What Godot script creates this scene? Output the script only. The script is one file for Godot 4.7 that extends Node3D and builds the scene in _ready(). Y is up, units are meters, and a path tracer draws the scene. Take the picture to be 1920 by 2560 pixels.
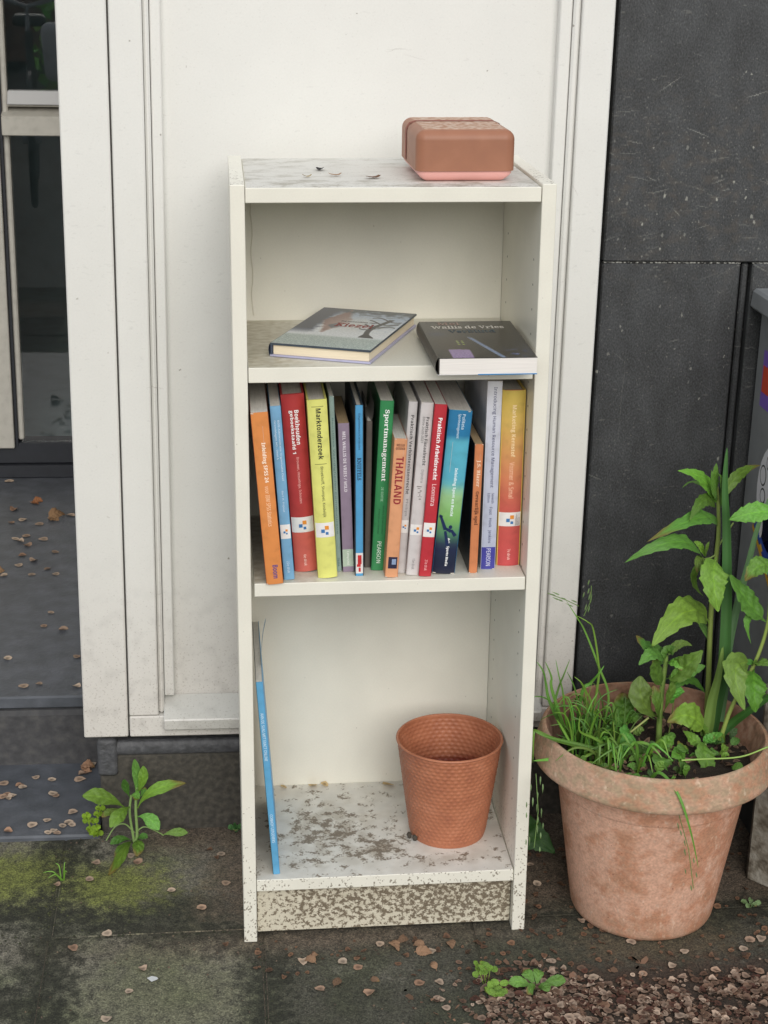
extends Node3D

# ------------------------------------------------------------------ helpers
var rng := RandomNumberGenerator.new()
var counts := {}
var case_frame: Transform3D          # the bookcase and the pavement lean a little against the building
var M := {}
var fonts := {}

class MB:
	var v := PackedVector3Array()
	var n := PackedVector3Array()
	var t := PackedVector2Array()
	var c := PackedColorArray()
	var ix := PackedInt32Array()
	var us := Vector2(1, 1)
	var uo := Vector2(0, 0)
	var col := Color.WHITE

	func uvm(p: Vector3, axis: int) -> Vector2:
		var a := p.x
		var b := p.y
		if axis == 0:
			a = p.z
		elif axis == 1:
			b = -p.z
		return Vector2(uo.x + a * us.x, uo.y - b * us.y)

	func face(p: Array, out: Vector3) -> void:
		var nn: Vector3 = (p[1] - p[0]).cross(p[2] - p[0])
		if nn.length() < 1e-14:
			return
		nn = nn.normalized()
		var back := nn.dot(out) < 0.0
		if back:
			nn = -nn
		var an := nn.abs()
		var axis := 0 if an.x > an.y and an.x > an.z else (1 if an.y > an.z else 2)
		var s := v.size()
		for q: Vector3 in p:
			v.append(q)
			n.append(nn)
			t.append(uvm(q, axis))
			c.append(col)
		for k in range(1, p.size() - 1):
			if back:
				ix.append_array([s, s + k, s + k + 1])
			else:
				ix.append_array([s, s + k + 1, s + k])

	# chamfered box between two corners; the upper face can go to another builder
	func box(lo: Vector3, hi: Vector3, b := 0.0, top: MB = null) -> void:
		hexa([Vector3(lo.x, lo.y, lo.z), Vector3(hi.x, lo.y, lo.z), Vector3(hi.x, lo.y, hi.z), Vector3(lo.x, lo.y, hi.z), Vector3(lo.x, hi.y, lo.z), Vector3(hi.x, hi.y, lo.z), Vector3(hi.x, hi.y, hi.z), Vector3(lo.x, hi.y, hi.z)], b, top)

	# any six-sided block: four corners below, four above
	func hexa(k: Array, b := 0.0, top: MB = null) -> void:
		var mid := Vector3.ZERO
		for q: Vector3 in k:
			mid += q / 8.0
		var sides := [[0, 1, 2, 3], [4, 5, 6, 7], [0, 1, 5, 4], [1, 2, 6, 5], [2, 3, 7, 6], [3, 0, 4, 7]]
		var ins := {}
		for f in 6:
			var s: Array = sides[f]
			for j in 4:
				var a: Vector3 = k[s[j]]
				var e1: Vector3 = (k[s[(j + 1) % 4]] - a).normalized()
				var e2: Vector3 = (k[s[(j + 3) % 4]] - a).normalized()
				ins[f * 8 + s[j]] = a + (e1 + e2) * b
			var p := []
			for j in 4:
				p.append(ins[f * 8 + s[j]])
			var fm: Vector3 = (p[0] + p[1] + p[2] + p[3]) / 4.0
			if f == 1 and top != null:
				top.face(p, fm - mid)
			else:
				face(p, fm - mid)
		if b <= 0.0:
			return
		for f in 6:
			for g in range(f + 1, 6):
				var shared := []
				for i: int in sides[f]:
					if sides[g].has(i):
						shared.append(i)
				if shared.size() == 2:
					var p := [ins[f * 8 + shared[0]], ins[f * 8 + shared[1]], ins[g * 8 + shared[1]], ins[g * 8 + shared[0]]]
					face(p, (p[0] + p[1] + p[2] + p[3]) / 4.0 - mid)
		for i in 8:
			var p := []
			for f in 6:
				if sides[f].has(i):
					p.append(ins[f * 8 + i])
			face(p, p[0] - mid)

	# smooth sheet of rows x cols points; wrap closes it along the columns; solid turns it outwards
	func grid(p: PackedVector3Array, rows: int, cols: int, wrap := false, uv := PackedVector2Array(), cl := PackedColorArray(), solid := true) -> void:
		var s := v.size()
		var nn := PackedVector3Array()
		var mid := Vector3.ZERO
		for q in p:
			mid += q / p.size()
		var total := 0.0
		for i in rows:
			for j in cols:
				var i0 := maxi(i - 1, 0)
				var i1 := mini(i + 1, rows - 1)
				var j0 := (j - 1 + cols) % cols if wrap else maxi(j - 1, 0)
				var j1 := (j + 1) % cols if wrap else mini(j + 1, cols - 1)
				var du := p[i1 * cols + j] - p[i0 * cols + j]
				var dv := p[i * cols + j1] - p[i * cols + j0]
				var q := du.cross(dv)
				if q.length() < 1e-16:
					q = (p[i * cols + j] - mid) * 1e-9
				nn.append(q.normalized())
				total += q.dot(p[i * cols + j] - mid)
		var flip := solid and total < 0.0
		for k in p.size():
			v.append(p[k])
			n.append(-nn[k] if flip else nn[k])
			t.append(uv[k] if uv.size() else Vector2(float(k % cols) / cols, float(k / cols) / rows))
			c.append(cl[k] if cl.size() else col)
		for i in rows - 1:
			for j in (cols if wrap else cols - 1):
				var a := s + i * cols + j
				var b := s + i * cols + (j + 1) % cols
				var d := a + cols
				var e := b + cols
				if flip:
					ix.append_array([a, d, b, b, d, e])
				else:
					ix.append_array([a, b, d, b, e, d])

	func lathe(prof: Array, seg: int, at := Vector3.ZERO, wob := 0.0) -> void:
		var p := PackedVector3Array()
		var uv := PackedVector2Array()
		var run := 0.0
		for i in prof.size():
			if i > 0:
				run += prof[i].distance_to(prof[i - 1])
			for j in seg + 1:
				var a := TAU * j / seg
				var r: float = prof[i].x * (1.0 + wob * sin(a * 2.0 + 0.7) + wob * 0.6 * sin(a * 3.0 + 2.0))
				p.append(at + Vector3(cos(a) * r, prof[i].y, sin(a) * r))
				uv.append(Vector2(float(j) / seg * us.x, uo.y + run * us.y))
		grid(p, prof.size(), seg + 1, false, uv)

	func tube(path: Array, radii: Array, seg := 7) -> void:
		var p := PackedVector3Array()
		var prev := Vector3.UP
		for i in path.size():
			var d: Vector3 = (path[mini(i + 1, path.size() - 1)] - path[maxi(i - 1, 0)]).normalized()
			var a := d.cross(prev)
			if a.length() < 0.05:
				a = d.cross(Vector3.RIGHT if absf(d.x) < 0.9 else Vector3.BACK)
			a = a.normalized()
			var b := d.cross(a).normalized()
			prev = a.cross(d) if i > 0 else prev
			var r: float = radii[mini(i, radii.size() - 1)]
			for j in seg:
				var w := TAU * j / seg
				p.append(path[i] + (a * cos(w) + b * sin(w)) * r)
		grid(p, path.size(), seg, true)
		for e in [0, path.size() - 1]:
			var ring := []
			for j in seg:
				ring.append(p[e * seg + j])
			face(ring, path[e] - path[1 if e == 0 else e - 1])

	func rounded(lo: Vector3, hi: Vector3, r: float, k := 5, drop := 0.0) -> void:
		var mid := (lo + hi) / 2.0
		var half := (hi - lo) / 2.0
		var p := PackedVector3Array()
		var cols := 0
		var rows := 0
		for s in [-1, 1]:
			for a in k + 1:
				var la := (-90.0 + 90.0 * a / k) if s < 0 else 90.0 * a / k
				rows += 1
				cols = 0
				for q in 4:
					for b in k + 1:
						var lo_a := deg_to_rad(q * 90.0 + 90.0 * b / k)
						var u := Vector3(cos(deg_to_rad(la)) * cos(lo_a), sin(deg_to_rad(la)), cos(deg_to_rad(la)) * sin(lo_a))
						var sx := 1.0 if q == 0 or q == 3 else -1.0
						var sz := 1.0 if q < 2 else -1.0
						var inner := Vector3(sx * (half.x - r), s * (half.y - r), sz * (half.z - r))
						var g := inner + u * r
						if drop > 0.0 and s < 0:
							g.x *= 1.0 - drop
							g.z *= 1.0 - drop
						p.append(mid + g)
						cols += 1
		grid(p, rows, cols, true)
		for e in [0, rows - 1]:
			var ring := []
			for j in cols:
				if j % (k + 1) == 0:
					ring.append(p[e * cols + j])
			face(ring, Vector3.DOWN if e == 0 else Vector3.UP)

	func put_in(mesh: ArrayMesh) -> void:
		if ix.is_empty():
			return
		var a := []
		a.resize(Mesh.ARRAY_MAX)
		a[Mesh.ARRAY_VERTEX] = v
		a[Mesh.ARRAY_NORMAL] = n
		a[Mesh.ARRAY_TEX_UV] = t
		a[Mesh.ARRAY_COLOR] = c
		a[Mesh.ARRAY_INDEX] = ix
		mesh.add_surface_from_arrays(Mesh.PRIMITIVE_TRIANGLES, a)


func numbered(called: String, parent: Node) -> String:
	var key := str(parent.get_instance_id()) + called
	var k: int = counts.get(key, 0)
	counts[key] = k + 1
	return called if k == 0 else "%s_%03d" % [called, k]


func add(o: Node3D, called: String, parent: Node) -> void:
	o.name = numbered(called, parent)
	parent.add_child(o, true)


# one or two builders with their materials as ONE named mesh
func obj(called: String, mb: MB, m: Material, parent: Node = self, mb2: MB = null, m2: Material = null) -> MeshInstance3D:
	var mesh := ArrayMesh.new()
	mb.put_in(mesh)
	mesh.surface_set_material(0, m)
	if mb2 != null:
		mb2.put_in(mesh)
		mesh.surface_set_material(1, m2)
	var o := MeshInstance3D.new()
	o.mesh = mesh
	add(o, called, parent)
	return o


func tag(o: Node, label: String, category: String, group := "") -> Node:
	o.set_meta("label", label)
	o.set_meta("category", category)
	if group:
		o.set_meta("group", group)
	return o


func thing(called: String, label: String, category: String, at := Transform3D(), group := "") -> Node3D:
	var o := Node3D.new()
	add(o, called, self)
	o.transform = at
	tag(o, label, category, group)
	return o


func struct(o: Node) -> Node:
	o.set_meta("kind", "structure")
	return o


func lin(r: float, g: float, b: float) -> Color:
	return Color(r / 255.0, g / 255.0, b / 255.0).srgb_to_linear()


func rgb(r: float, g: float, b: float) -> Color:
	return Color(r / 255.0, g / 255.0, b / 255.0)


func paint(w: int, h: int, f: Callable, post: Variant = null) -> ImageTexture:
	var d := PackedByteArray()
	d.resize(w * h * 3)
	var k := 0
	for y in h:
		for x in w:
			var q: Color = f.call(x, y)
			d[k] = clampi(int(q.r * 255.0), 0, 255)
			d[k + 1] = clampi(int(q.g * 255.0), 0, 255)
			d[k + 2] = clampi(int(q.b * 255.0), 0, 255)
			k += 3
	var im := Image.create_from_data(w, h, false, Image.FORMAT_RGB8, d)
	if post != null:
		post.call(im, w)
	return ImageTexture.create_from_image(im)


# a scratch or a hair-thin mark drawn into a texture, fading out at its ends
func scratch(im: Image, at: Vector2, dir: float, length: int, c: Color, k: float, bend := 0.03) -> void:
	var p := at
	for i in length:
		dir += rng.randf_range(-bend, bend)
		p += Vector2(cos(dir), sin(dir))
		var x := posmod(int(p.x), im.get_width())
		var y := clampi(int(p.y), 0, im.get_height() - 1)
		var a := k * (0.35 + 0.65 * sin(PI * i / length)) * rng.randf_range(0.5, 1.0)
		im.set_pixel(x, y, im.get_pixel(x, y).lerp(c, clampf(a, 0.0, 1.0)))


func dab(im: Image, at: Vector2, r: float, c: Color, k: float) -> void:      # a small irregular chip
	for y in range(int(-r) - 1, int(r) + 2):
		for x in range(int(-r) - 1, int(r) + 2):
			if Vector2(x, y).length() * rng.randf_range(0.8, 1.5) < r:
				var px := posmod(int(at.x) + x, im.get_width())
				var py := clampi(int(at.y) + y, 0, im.get_height() - 1)
				im.set_pixel(px, py, im.get_pixel(px, py).lerp(c, k))


func noise(sd: int, freq: float, oct := 4, kind := FastNoiseLite.TYPE_SIMPLEX_SMOOTH) -> FastNoiseLite:
	var f := FastNoiseLite.new()
	f.seed = sd
	f.noise_type = kind
	f.frequency = freq
	f.fractal_octaves = oct
	return f


func ramp(stops: Array) -> Gradient:
	var g := Gradient.new()
	var o := PackedFloat32Array()
	var c := PackedColorArray()
	for s: Array in stops:
		o.append(s[0])
		c.append(s[1])
	g.offsets = o
	g.colors = c
	return g


func ntex(sd: int, freq: float, stops: Array, size := 512, oct := 5, kind := FastNoiseLite.TYPE_SIMPLEX_SMOOTH) -> NoiseTexture2D:
	var x := NoiseTexture2D.new()
	x.width = size
	x.height = size
	x.seamless = true
	x.generate_mipmaps = false
	x.noise = noise(sd, freq, oct, kind)
	if stops.size():
		x.color_ramp = ramp(stops)
	return x


func mat(albedo: Color, rough := 0.7, tex: Texture2D = null, tri := 0.0) -> StandardMaterial3D:
	var m := StandardMaterial3D.new()
	m.albedo_color = albedo
	m.roughness = rough
	if tex:
		m.albedo_texture = tex
	if tri > 0.0:
		m.uv1_triplanar = true
		m.uv1_scale = Vector3.ONE * tri
	return m


func bump(m: StandardMaterial3D, tex: Texture2D, cm: float) -> StandardMaterial3D:
	m.heightmap_enabled = true
	m.heightmap_texture = tex
	m.heightmap_scale = cm
	return m


func vcol(m: StandardMaterial3D) -> StandardMaterial3D:
	m.vertex_color_use_as_albedo = true
	return m


func flat(c: Color, rough := 0.6) -> StandardMaterial3D:
	var key := "flat%s%.2f" % [c.to_html(), rough]
	if not M.has(key):
		M[key] = mat(c, rough)
	return M[key]


func cover_mat(c: Color) -> StandardMaterial3D:
	var key := "cov" + c.to_html()
	if not M.has(key):
		M[key] = mat(c, 0.42, M.wear_tex, 6.0)
	return M[key]


# raised print: one mesh, fitted to a length and a height, along +x of the given frame
func lettering(parent: Node, s: String, at: Transform3D, length: float, height: float, c: Color, face := "Droid Sans", heavy := false) -> MeshInstance3D:
	var key := face + str(heavy)
	if not fonts.has(key):
		var f := SystemFont.new()
		f.font_names = PackedStringArray([face])
		f.font_weight = 700 if heavy else 400
		fonts[key] = f
	var tm := TextMesh.new()
	tm.text = s
	tm.font = fonts[key]
	tm.font_size = 48
	tm.pixel_size = 0.001
	tm.depth = 0.01
	tm.curve_step = 2.0
	tm.material = flat(c, 0.5)
	var box := tm.get_aabb()
	var o := MeshInstance3D.new()
	o.mesh = tm
	add(o, "lettering", parent)
	var sx := length / maxf(box.size.x, 1e-5)
	var sy := height / maxf(box.size.y, 1e-5)
	var mid := box.position + box.size / 2.0
	o.transform = at * Transform3D(Basis(Vector3(sx, 0, 0), Vector3(0, sy, 0), Vector3(0, 0, 0.015)), Vector3(-mid.x * sx, -mid.y * sy, 0.0))
	return o


func smooth(a: float, b: float, x: float) -> float:
	return smoothstep(a, b, x)


func bez(p: Array, t: float) -> Vector3:      # Catmull-Rom through the points
	var k := t * (p.size() - 1)
	var i := mini(int(k), p.size() - 2)
	var f := k - i
	var a: Vector3 = p[maxi(i - 1, 0)]
	var b: Vector3 = p[i]
	var c: Vector3 = p[i + 1]
	var d: Vector3 = p[mini(i + 2, p.size() - 1)]
	return b.cubic_interpolate(c, a, d, f)


# ------------------------------------------------------------------ camera, sky, sun
func _ready() -> void:
	rng.seed = 7
	case_frame = Transform3D(Basis(Vector3(0.99993, 0.01185, 0.0), Vector3(-0.01184, 0.99991, 0.00556), Vector3(0.00007, -0.00556, 0.99998)), Vector3.ZERO)
	var cam := Camera3D.new()
	cam.name = "camera"
	add_child(cam)
	cam.transform = Transform3D(Basis(Vector3(0.9951, 0.02177, 0.09641), Vector3(0.01062, 0.94623, -0.32332), Vector3(-0.09826, 0.32276, 0.94137)).orthonormalized(), Vector3(-0.0279, 1.3364, 2.0299))
	cam.fov = 34.27
	cam.near = 0.05
	cam.far = 120.0
	cam.current = true
	var sky := ProceduralSkyMaterial.new()
	sky.sky_top_color = Color(0.78, 0.815, 0.85)
	sky.sky_horizon_color = Color(0.90, 0.91, 0.915)
	sky.sky_curve = 0.25
	sky.ground_bottom_color = Color(0.2, 0.19, 0.18)
	sky.ground_horizon_color = Color(0.5, 0.5, 0.5)
	var env := Environment.new()
	env.background_mode = Environment.BG_SKY
	env.sky = Sky.new()
	env.sky.sky_material = sky
	env.tonemap_mode = Environment.TONE_MAPPER_LINEAR
	env.tonemap_exposure = 1.36
	env.sdfgi_enabled = true
	env.ssao_enabled = true
	env.ssil_enabled = true
	var we := WorldEnvironment.new()
	we.name = "world_environment"
	we.environment = env
	add_child(we)
	var sun := DirectionalLight3D.new()
	sun.name = "sun"
	add_child(sun)
	sun.light_energy = 0.5
	sun.light_color = Color(1.0, 0.985, 0.965)
	sun.light_angular_distance = 40.0
	sun.shadow_enabled = true
	sun.look_at_from_position(Vector3(0.18, 1.55, 3.0), Vector3.ZERO)

	materials()
	ground_and_steps()
	facade()
	entrance_door()
	dark_wall()
	street_behind()
	bookcase()
	shelf_things()
	standing_books()
	lower_things()
	flowerpot()
	bin_and_post()
	weeds()
	fallen_seeds()


func materials() -> void:
	M.wear_tex = ntex(3, 0.02, [[0.0, Color(0.90, 0.90, 0.895)], [0.42, Color(0.965, 0.965, 0.965)], [1.0, Color(1, 1, 1)]], 512, 6)
	M.fine_bump = ntex(11, 0.12, [], 512, 4)
	M.rough_bump = ntex(12, 0.05, [], 512, 6)
	# white facade paint: faint clouding and small scuffs, more of them low down
	var n1 := noise(21, 0.012, 4)
	var n2 := noise(22, 0.09, 3)
	var n3 := noise(23, 0.25, 2)
	M.white_tex = paint(800, 1280, func(x: int, y: int) -> Color:
		if y < 10 or x < 3 or x > 796:
			return Color(0.883, 0.882, 0.866)
		var hgt := 1.28 - y * 0.001            # metres above the ground, one pixel a millimetre
		var low := smooth(0.55, 0.15, hgt)
		var v := 0.978 + 0.008 * n1.get_noise_2d(x, y) + 0.010 * n3.get_noise_2d(x, y)
		var scuff := smooth(0.50, 0.66, n2.get_noise_2d(x * 0.55, y * 1.5) + low * 0.10 + 0.13 * smooth(0.22, 0.0, absf(hgt - 0.93))) * smooth(-0.2, 0.35, n1.get_noise_2d(x * 1.7 + 333.0, y * 1.7))
		var grime := low * smooth(-0.1, 0.7, n1.get_noise_2d(x * 2.0, y * 2.0)) * 0.10
		var spot := smooth(0.62 - low * 0.22, 0.76 - low * 0.16, n3.get_noise_2d(x * 0.95 + 900.0, y * 0.95))
		v -= scuff * 0.035 + grime
		var q := Color(0.903 * v, 0.902 * v, 0.886 * v)
		q = q.lerp(Color(0.80, 0.765, 0.735), low * 0.40)
		return q.lerp(Color(0.46, 0.42, 0.38), spot * (0.10 + 0.26 * low)), func(im: Image, _w: int) -> void:
		for k in 46:
			scratch(im, Vector2(rng.randf_range(40.0, 760.0), rng.randf_range(60.0, 1250.0)), rng.randfn(0.2, 0.8), rng.randi_range(6, 34), Color(0.56, 0.54, 0.51), rng.randf_range(0.15, 0.5), 0.08)
		for k in 60:
			dab(im, Vector2(rng.randf_range(10.0, 790.0), rng.randf_range(30.0, 1270.0)), rng.randf_range(0.5, 1.6), Color(0.42, 0.39, 0.35), rng.randf_range(0.3, 0.7)))
	M.white = mat(Color.WHITE, 0.45, M.white_tex)
	M.white.texture_repeat = false
	M.sill = mat(rgb(238, 240, 240), 0.25, M.white_tex)
	M.sill.texture_repeat = false
	M.white_flat = mat(rgb(228, 226, 219), 0.45, M.wear_tex, 3.0)
	# laminated bookcase: cream, speckled with soil towards the ground
	var s1 := noise(31, 0.30, 2)
	var s2 := noise(32, 0.06, 3)
	var s3 := noise(33, 0.012, 3)
	M.case_tex = paint(512, 1100, func(x: int, y: int) -> Color:
		var hgt := 1.1 - y * 0.001
		var low := smooth(0.34, 0.02, hgt)
		var v := 0.985 + 0.018 * s3.get_noise_2d(x, y) + 0.01 * s1.get_noise_2d(x, y)
		var q := Color(0.93 * v, 0.92 * v, 0.872 * v)
		var spot := smooth(0.66 - low * 0.30, 0.74 - low * 0.26, s1.get_noise_2d(x * 0.85, y * 0.62) * 0.80 + 0.50 * s2.get_noise_2d(x, y) * low)
		return q.lerp(Color(0.34, 0.30, 0.25), spot * (0.42 + 0.35 * low)))
	M.case = mat(Color.WHITE, 0.38, M.case_tex)
	var spots := noise(41, 0.18, 3)
	M.base_tex = paint(512, 128, func(x: int, y: int) -> Color:       # 0.38 m x 0.095 m
		var u := x / 512.0
		var w := y / 128.0
		var k := 0.85 * spots.get_noise_2d(x * 0.42, y * 0.46) + 0.45 * s1.get_noise_2d(x * 0.8, y * 0.8) + 0.25 * s2.get_noise_2d(x * 0.8, y * 0.8)
		var dense := smooth(0.02, 0.20, u) * smooth(1.08, 0.5, w) * 0.46 + 0.05 + 0.16 * smooth(0.45, 0.7, u)
		var q := Color(0.86, 0.835, 0.76) * (0.97 + 0.05 * s1.get_noise_2d(x, y))
		q = q.lerp(Color(0.60, 0.555, 0.47), clampf(dense, 0.0, 1.0) * 0.40 * smooth(-0.5, 0.5, s2.get_noise_2d(x * 0.5, y * 0.5)))
		var d := smooth(0.20 - dense * 0.62, 0.44 - dense * 0.60, k)
		var mud := Color(0.475, 0.425, 0.355) * (0.92 + 0.25 * s1.get_noise_2d(x + 70.0, y))
		return q.lerp(mud, d * 0.93))
	M.base = mat(Color.WHITE, 0.7, M.base_tex)
	M.floor_tex = paint(728, 560, func(x: int, y: int) -> Color:      # bottom shelf seen from above, 0.364 m x 0.28 m, front at the bottom
		var u := x / 728.0
		var w := y / 560.0
		var k := spots.get_noise_2d(x * 0.085, y * 0.10) * 0.75 + 0.50 * s2.get_noise_2d(x * 0.55 + 40.0, y * 0.6) + 0.40 * s1.get_noise_2d(x * 0.35, y * 0.4)
		var zone := maxf(exp(-pow((u - 0.30) / 0.20, 2.0) - pow((w - 0.56) / 0.30, 2.0)), exp(-pow((u - 0.47) / 0.13, 2.0) - pow((w - 0.72) / 0.14, 2.0)) * 1.15)
		zone = maxf(zone, 0.65 * exp(-pow((u - 0.22) / 0.10, 2.0) - pow((w - 0.85) / 0.12, 2.0)))
		zone = maxf(zone, 0.45 * exp(-pow((u - 0.72) / 0.30, 2.0) - pow((w - 0.86) / 0.06, 2.0)))
		zone *= smooth(0.99, 0.93, w)
		var q := Color(0.90, 0.892, 0.862) * (0.96 + 0.05 * s3.get_noise_2d(x, y) + 0.03 * s1.get_noise_2d(x, y))
		var d := smooth(0.36 - zone * 0.62, 0.74 - zone * 0.50, k)
		q = q.lerp(Color(0.62, 0.58, 0.51), smooth(-0.4, 0.6, s2.get_noise_2d(x * 0.2, y * 0.2)) * 0.42 * (0.25 + zone))
		return q.lerp(Color(0.45, 0.40, 0.34) * (0.95 + 0.25 * s1.get_noise_2d(x, y)), d * 0.80))
	M.floor = mat(Color.WHITE, 0.55, M.floor_tex)
	M.top_tex = paint(728, 560, func(x: int, y: int) -> Color:        # top of the case: weathered in streaks along its length
		var w := y / 560.0
		var k := 0.7 * s2.get_noise_2d(x * 0.12, y * 0.22) + 0.35 * s1.get_noise_2d(x * 0.16, y * 0.28) + 0.6 * s3.get_noise_2d(x * 0.7, y)
		var q := Color(0.875, 0.868, 0.845) * (0.97 + 0.03 * s1.get_noise_2d(x, y))
		q = q.lerp(Color(0.60, 0.58, 0.53), smooth(-0.25, 0.85, k) * (0.62 + 0.30 * smooth(0.6, 1.0, w)) * (1.0 - 0.85 * exp(-pow((x / 728.0 - 0.36) / 0.20, 2.0) - pow((w - 0.42) / 0.30, 2.0))))
		return q.lerp(Color(0.36, 0.33, 0.28), smooth(0.50, 0.72, spots.get_noise_2d(x * 0.4, y * 0.9) + 0.12 * smooth(0.7, 1.0, w)) * 0.6))
	M.top = mat(Color.WHITE, 0.6, M.top_tex)
	M.mid_tex = paint(364, 280, func(x: int, y: int) -> Color:        # middle shelves: dusty, stained on the left
		var u := x / 364.0
		var q := Color(0.895, 0.885, 0.835) * (0.97 + 0.03 * s1.get_noise_2d(x, y))
		var st := smooth(0.30, 0.02, u + 0.10 * s2.get_noise_2d(x, y)) * (0.55 + 0.45 * s2.get_noise_2d(x * 0.8, y * 1.4))
		return q.lerp(Color(0.60, 0.555, 0.45), clampf(st, 0.0, 1.0) * 0.75))
	M.mid = mat(Color.WHITE, 0.45, M.mid_tex)
	# paving: grey concrete under moss, black algae in and along the joints, sandy dirt by the wall
	var g1 := noise(51, 0.010, 4)
	var g2 := noise(52, 0.05, 4)
	var g3 := noise(53, 0.42, 4)
	M.pave_tex = paint(1280, 768, func(x: int, y: int) -> Color:      # x from -0.6 to 1.0, z from -0.36 to 0.60
		var px := -0.6 + x * 0.00125
		var pz := -0.36 + y * 0.00125
		var a := g1.get_noise_2d(x, y)
		var b := g2.get_noise_2d(x, y)
		var f := g3.get_noise_2d(x, y)
		var wx := px + b * 0.012
		var wz := pz + a * 0.018
		var dj := absf(wz + 0.030 + smooth(-0.05, -0.35, px) * 0.075)
		dj = minf(dj, absf(wx + 0.272))
		if pz > -0.03:
			dj = minf(dj, absf(wx - 0.035))
		dj = minf(dj, absf(wz - 0.275))
		if px < -0.27:
			dj = minf(dj, absf(wz - 0.115))
		var q := Color(0.425, 0.412, 0.372).lerp(Color(0.36, 0.372, 0.29), smooth(-0.3, 0.5, a) * 0.7)
		var moss := maxf(exp(-pow((px + 0.19) / 0.10, 2.0) - pow((pz + 0.165) / 0.075, 2.0)), exp(-pow((px + 0.37) / 0.12, 2.0) - pow((pz + 0.20) / 0.085, 2.0)))
		moss = smooth(0.15, 1.0, moss + 0.30 * b + 0.12 * a + 0.20 * f)
		var olive := exp(-pow((px + 0.11) / 0.15, 2.0) - pow((pz - 0.12) / 0.11, 2.0))
		q = q.lerp(Color(0.385, 0.39, 0.30), smooth(0.1, 0.9, olive + 0.3 * b) * 0.6)
		var dark := smooth(0.070, 0.006, dj + 0.034 * b + 0.012 * f)
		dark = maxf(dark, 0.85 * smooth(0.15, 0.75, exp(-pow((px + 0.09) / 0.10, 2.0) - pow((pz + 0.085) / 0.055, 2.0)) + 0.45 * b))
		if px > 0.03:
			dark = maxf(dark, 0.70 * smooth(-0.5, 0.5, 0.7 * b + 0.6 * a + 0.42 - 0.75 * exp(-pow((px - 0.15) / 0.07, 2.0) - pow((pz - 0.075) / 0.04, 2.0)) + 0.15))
		q = q.lerp(Color(0.165, 0.17, 0.135), clampf(dark, 0.0, 1.0) * 0.85)
		q = q.lerp(Color(0.415, 0.440, 0.215), moss * 0.85)
		var sand := smooth(-0.02, -0.10, pz - 0.02 * b) * smooth(-0.10, 0.0, px + 0.05 * a + 0.03 * b)
		sand = maxf(sand, smooth(-0.225, -0.29, pz + 0.02 * b) * smooth(-0.22, -0.10, px))
		sand = maxf(sand, exp(-pow((px - 0.12) / 0.30, 2.0) - pow((pz - 0.0) / 0.035, 2.0)) * 0.9)
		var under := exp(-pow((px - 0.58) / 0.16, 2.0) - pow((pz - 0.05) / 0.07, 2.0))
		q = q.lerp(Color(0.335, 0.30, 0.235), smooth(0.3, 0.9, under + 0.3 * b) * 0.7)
		q = q.lerp(Color(0.40, 0.345, 0.30), clampf(sand, 0.0, 1.0) * (0.75 + 0.2 * f))
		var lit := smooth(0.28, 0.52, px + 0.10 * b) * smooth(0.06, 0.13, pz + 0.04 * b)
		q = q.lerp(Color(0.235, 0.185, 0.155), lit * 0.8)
		return q * (1.0 + 0.62 * f + 0.22 * b + 0.30 * g3.get_noise_2d(x * 0.4 + 77.0, y * 0.4)))
	M.pave = bump(mat(Color.WHITE, 0.95, M.pave_tex), M.pave_tex, 0.30)
	M.soil = bump(mat(Color.WHITE, 1.0, ntex(61, 0.08, [[0.2, rgb(28, 24, 20)], [0.5, rgb(58, 48, 40)], [0.8, rgb(92, 76, 62)]], 512, 5), 3.0), M.rough_bump, 0.4)
	M.street = bump(mat(Color.WHITE, 0.9, ntex(62, 0.03, [[0.2, rgb(66, 62, 58)], [0.6, rgb(98, 92, 86)], [0.9, rgb(120, 112, 104)]], 512, 5), 0.9), M.fine_bump, 0.2)
	# dark bluish stone of the entrance
	M.step = bump(mat(Color.WHITE, 0.42, ntex(63, 0.02, [[0.1, rgb(78, 82, 88)], [0.5, rgb(88, 92, 99)], [0.9, rgb(100, 104, 112)]], 512, 6), 1.6), M.fine_bump, 0.04)
	M.riser = bump(mat(Color.WHITE, 0.8, ntex(64, 0.03, [[0.05, rgb(64, 64, 66)], [0.5, rgb(74, 74, 76)], [0.95, rgb(88, 87, 86)]], 512, 7), 2.6), M.rough_bump, 0.08)
	M.plinth = bump(mat(Color.WHITE, 0.85, ntex(65, 0.06, [[0.05, rgb(60, 58, 54)], [0.5, rgb(76, 73, 67)], [0.95, rgb(94, 89, 81)]], 512, 7), 2.4), M.rough_bump, 0.12)
	M.lead = bump(mat(Color.WHITE, 0.6, ntex(66, 0.05, [[0.1, rgb(70, 71, 74)], [0.6, rgb(84, 85, 89)], [0.95, rgb(104, 105, 108)]], 256, 6), 4.0), M.rough_bump, 0.12)
	# near-black cladding with pale flecks, scrapes and runs
	var d1 := noise(71, 0.02, 5)
	var d2 := noise(72, 0.35, 2)
	var d3 := noise(73, 0.10, 3)
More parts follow.
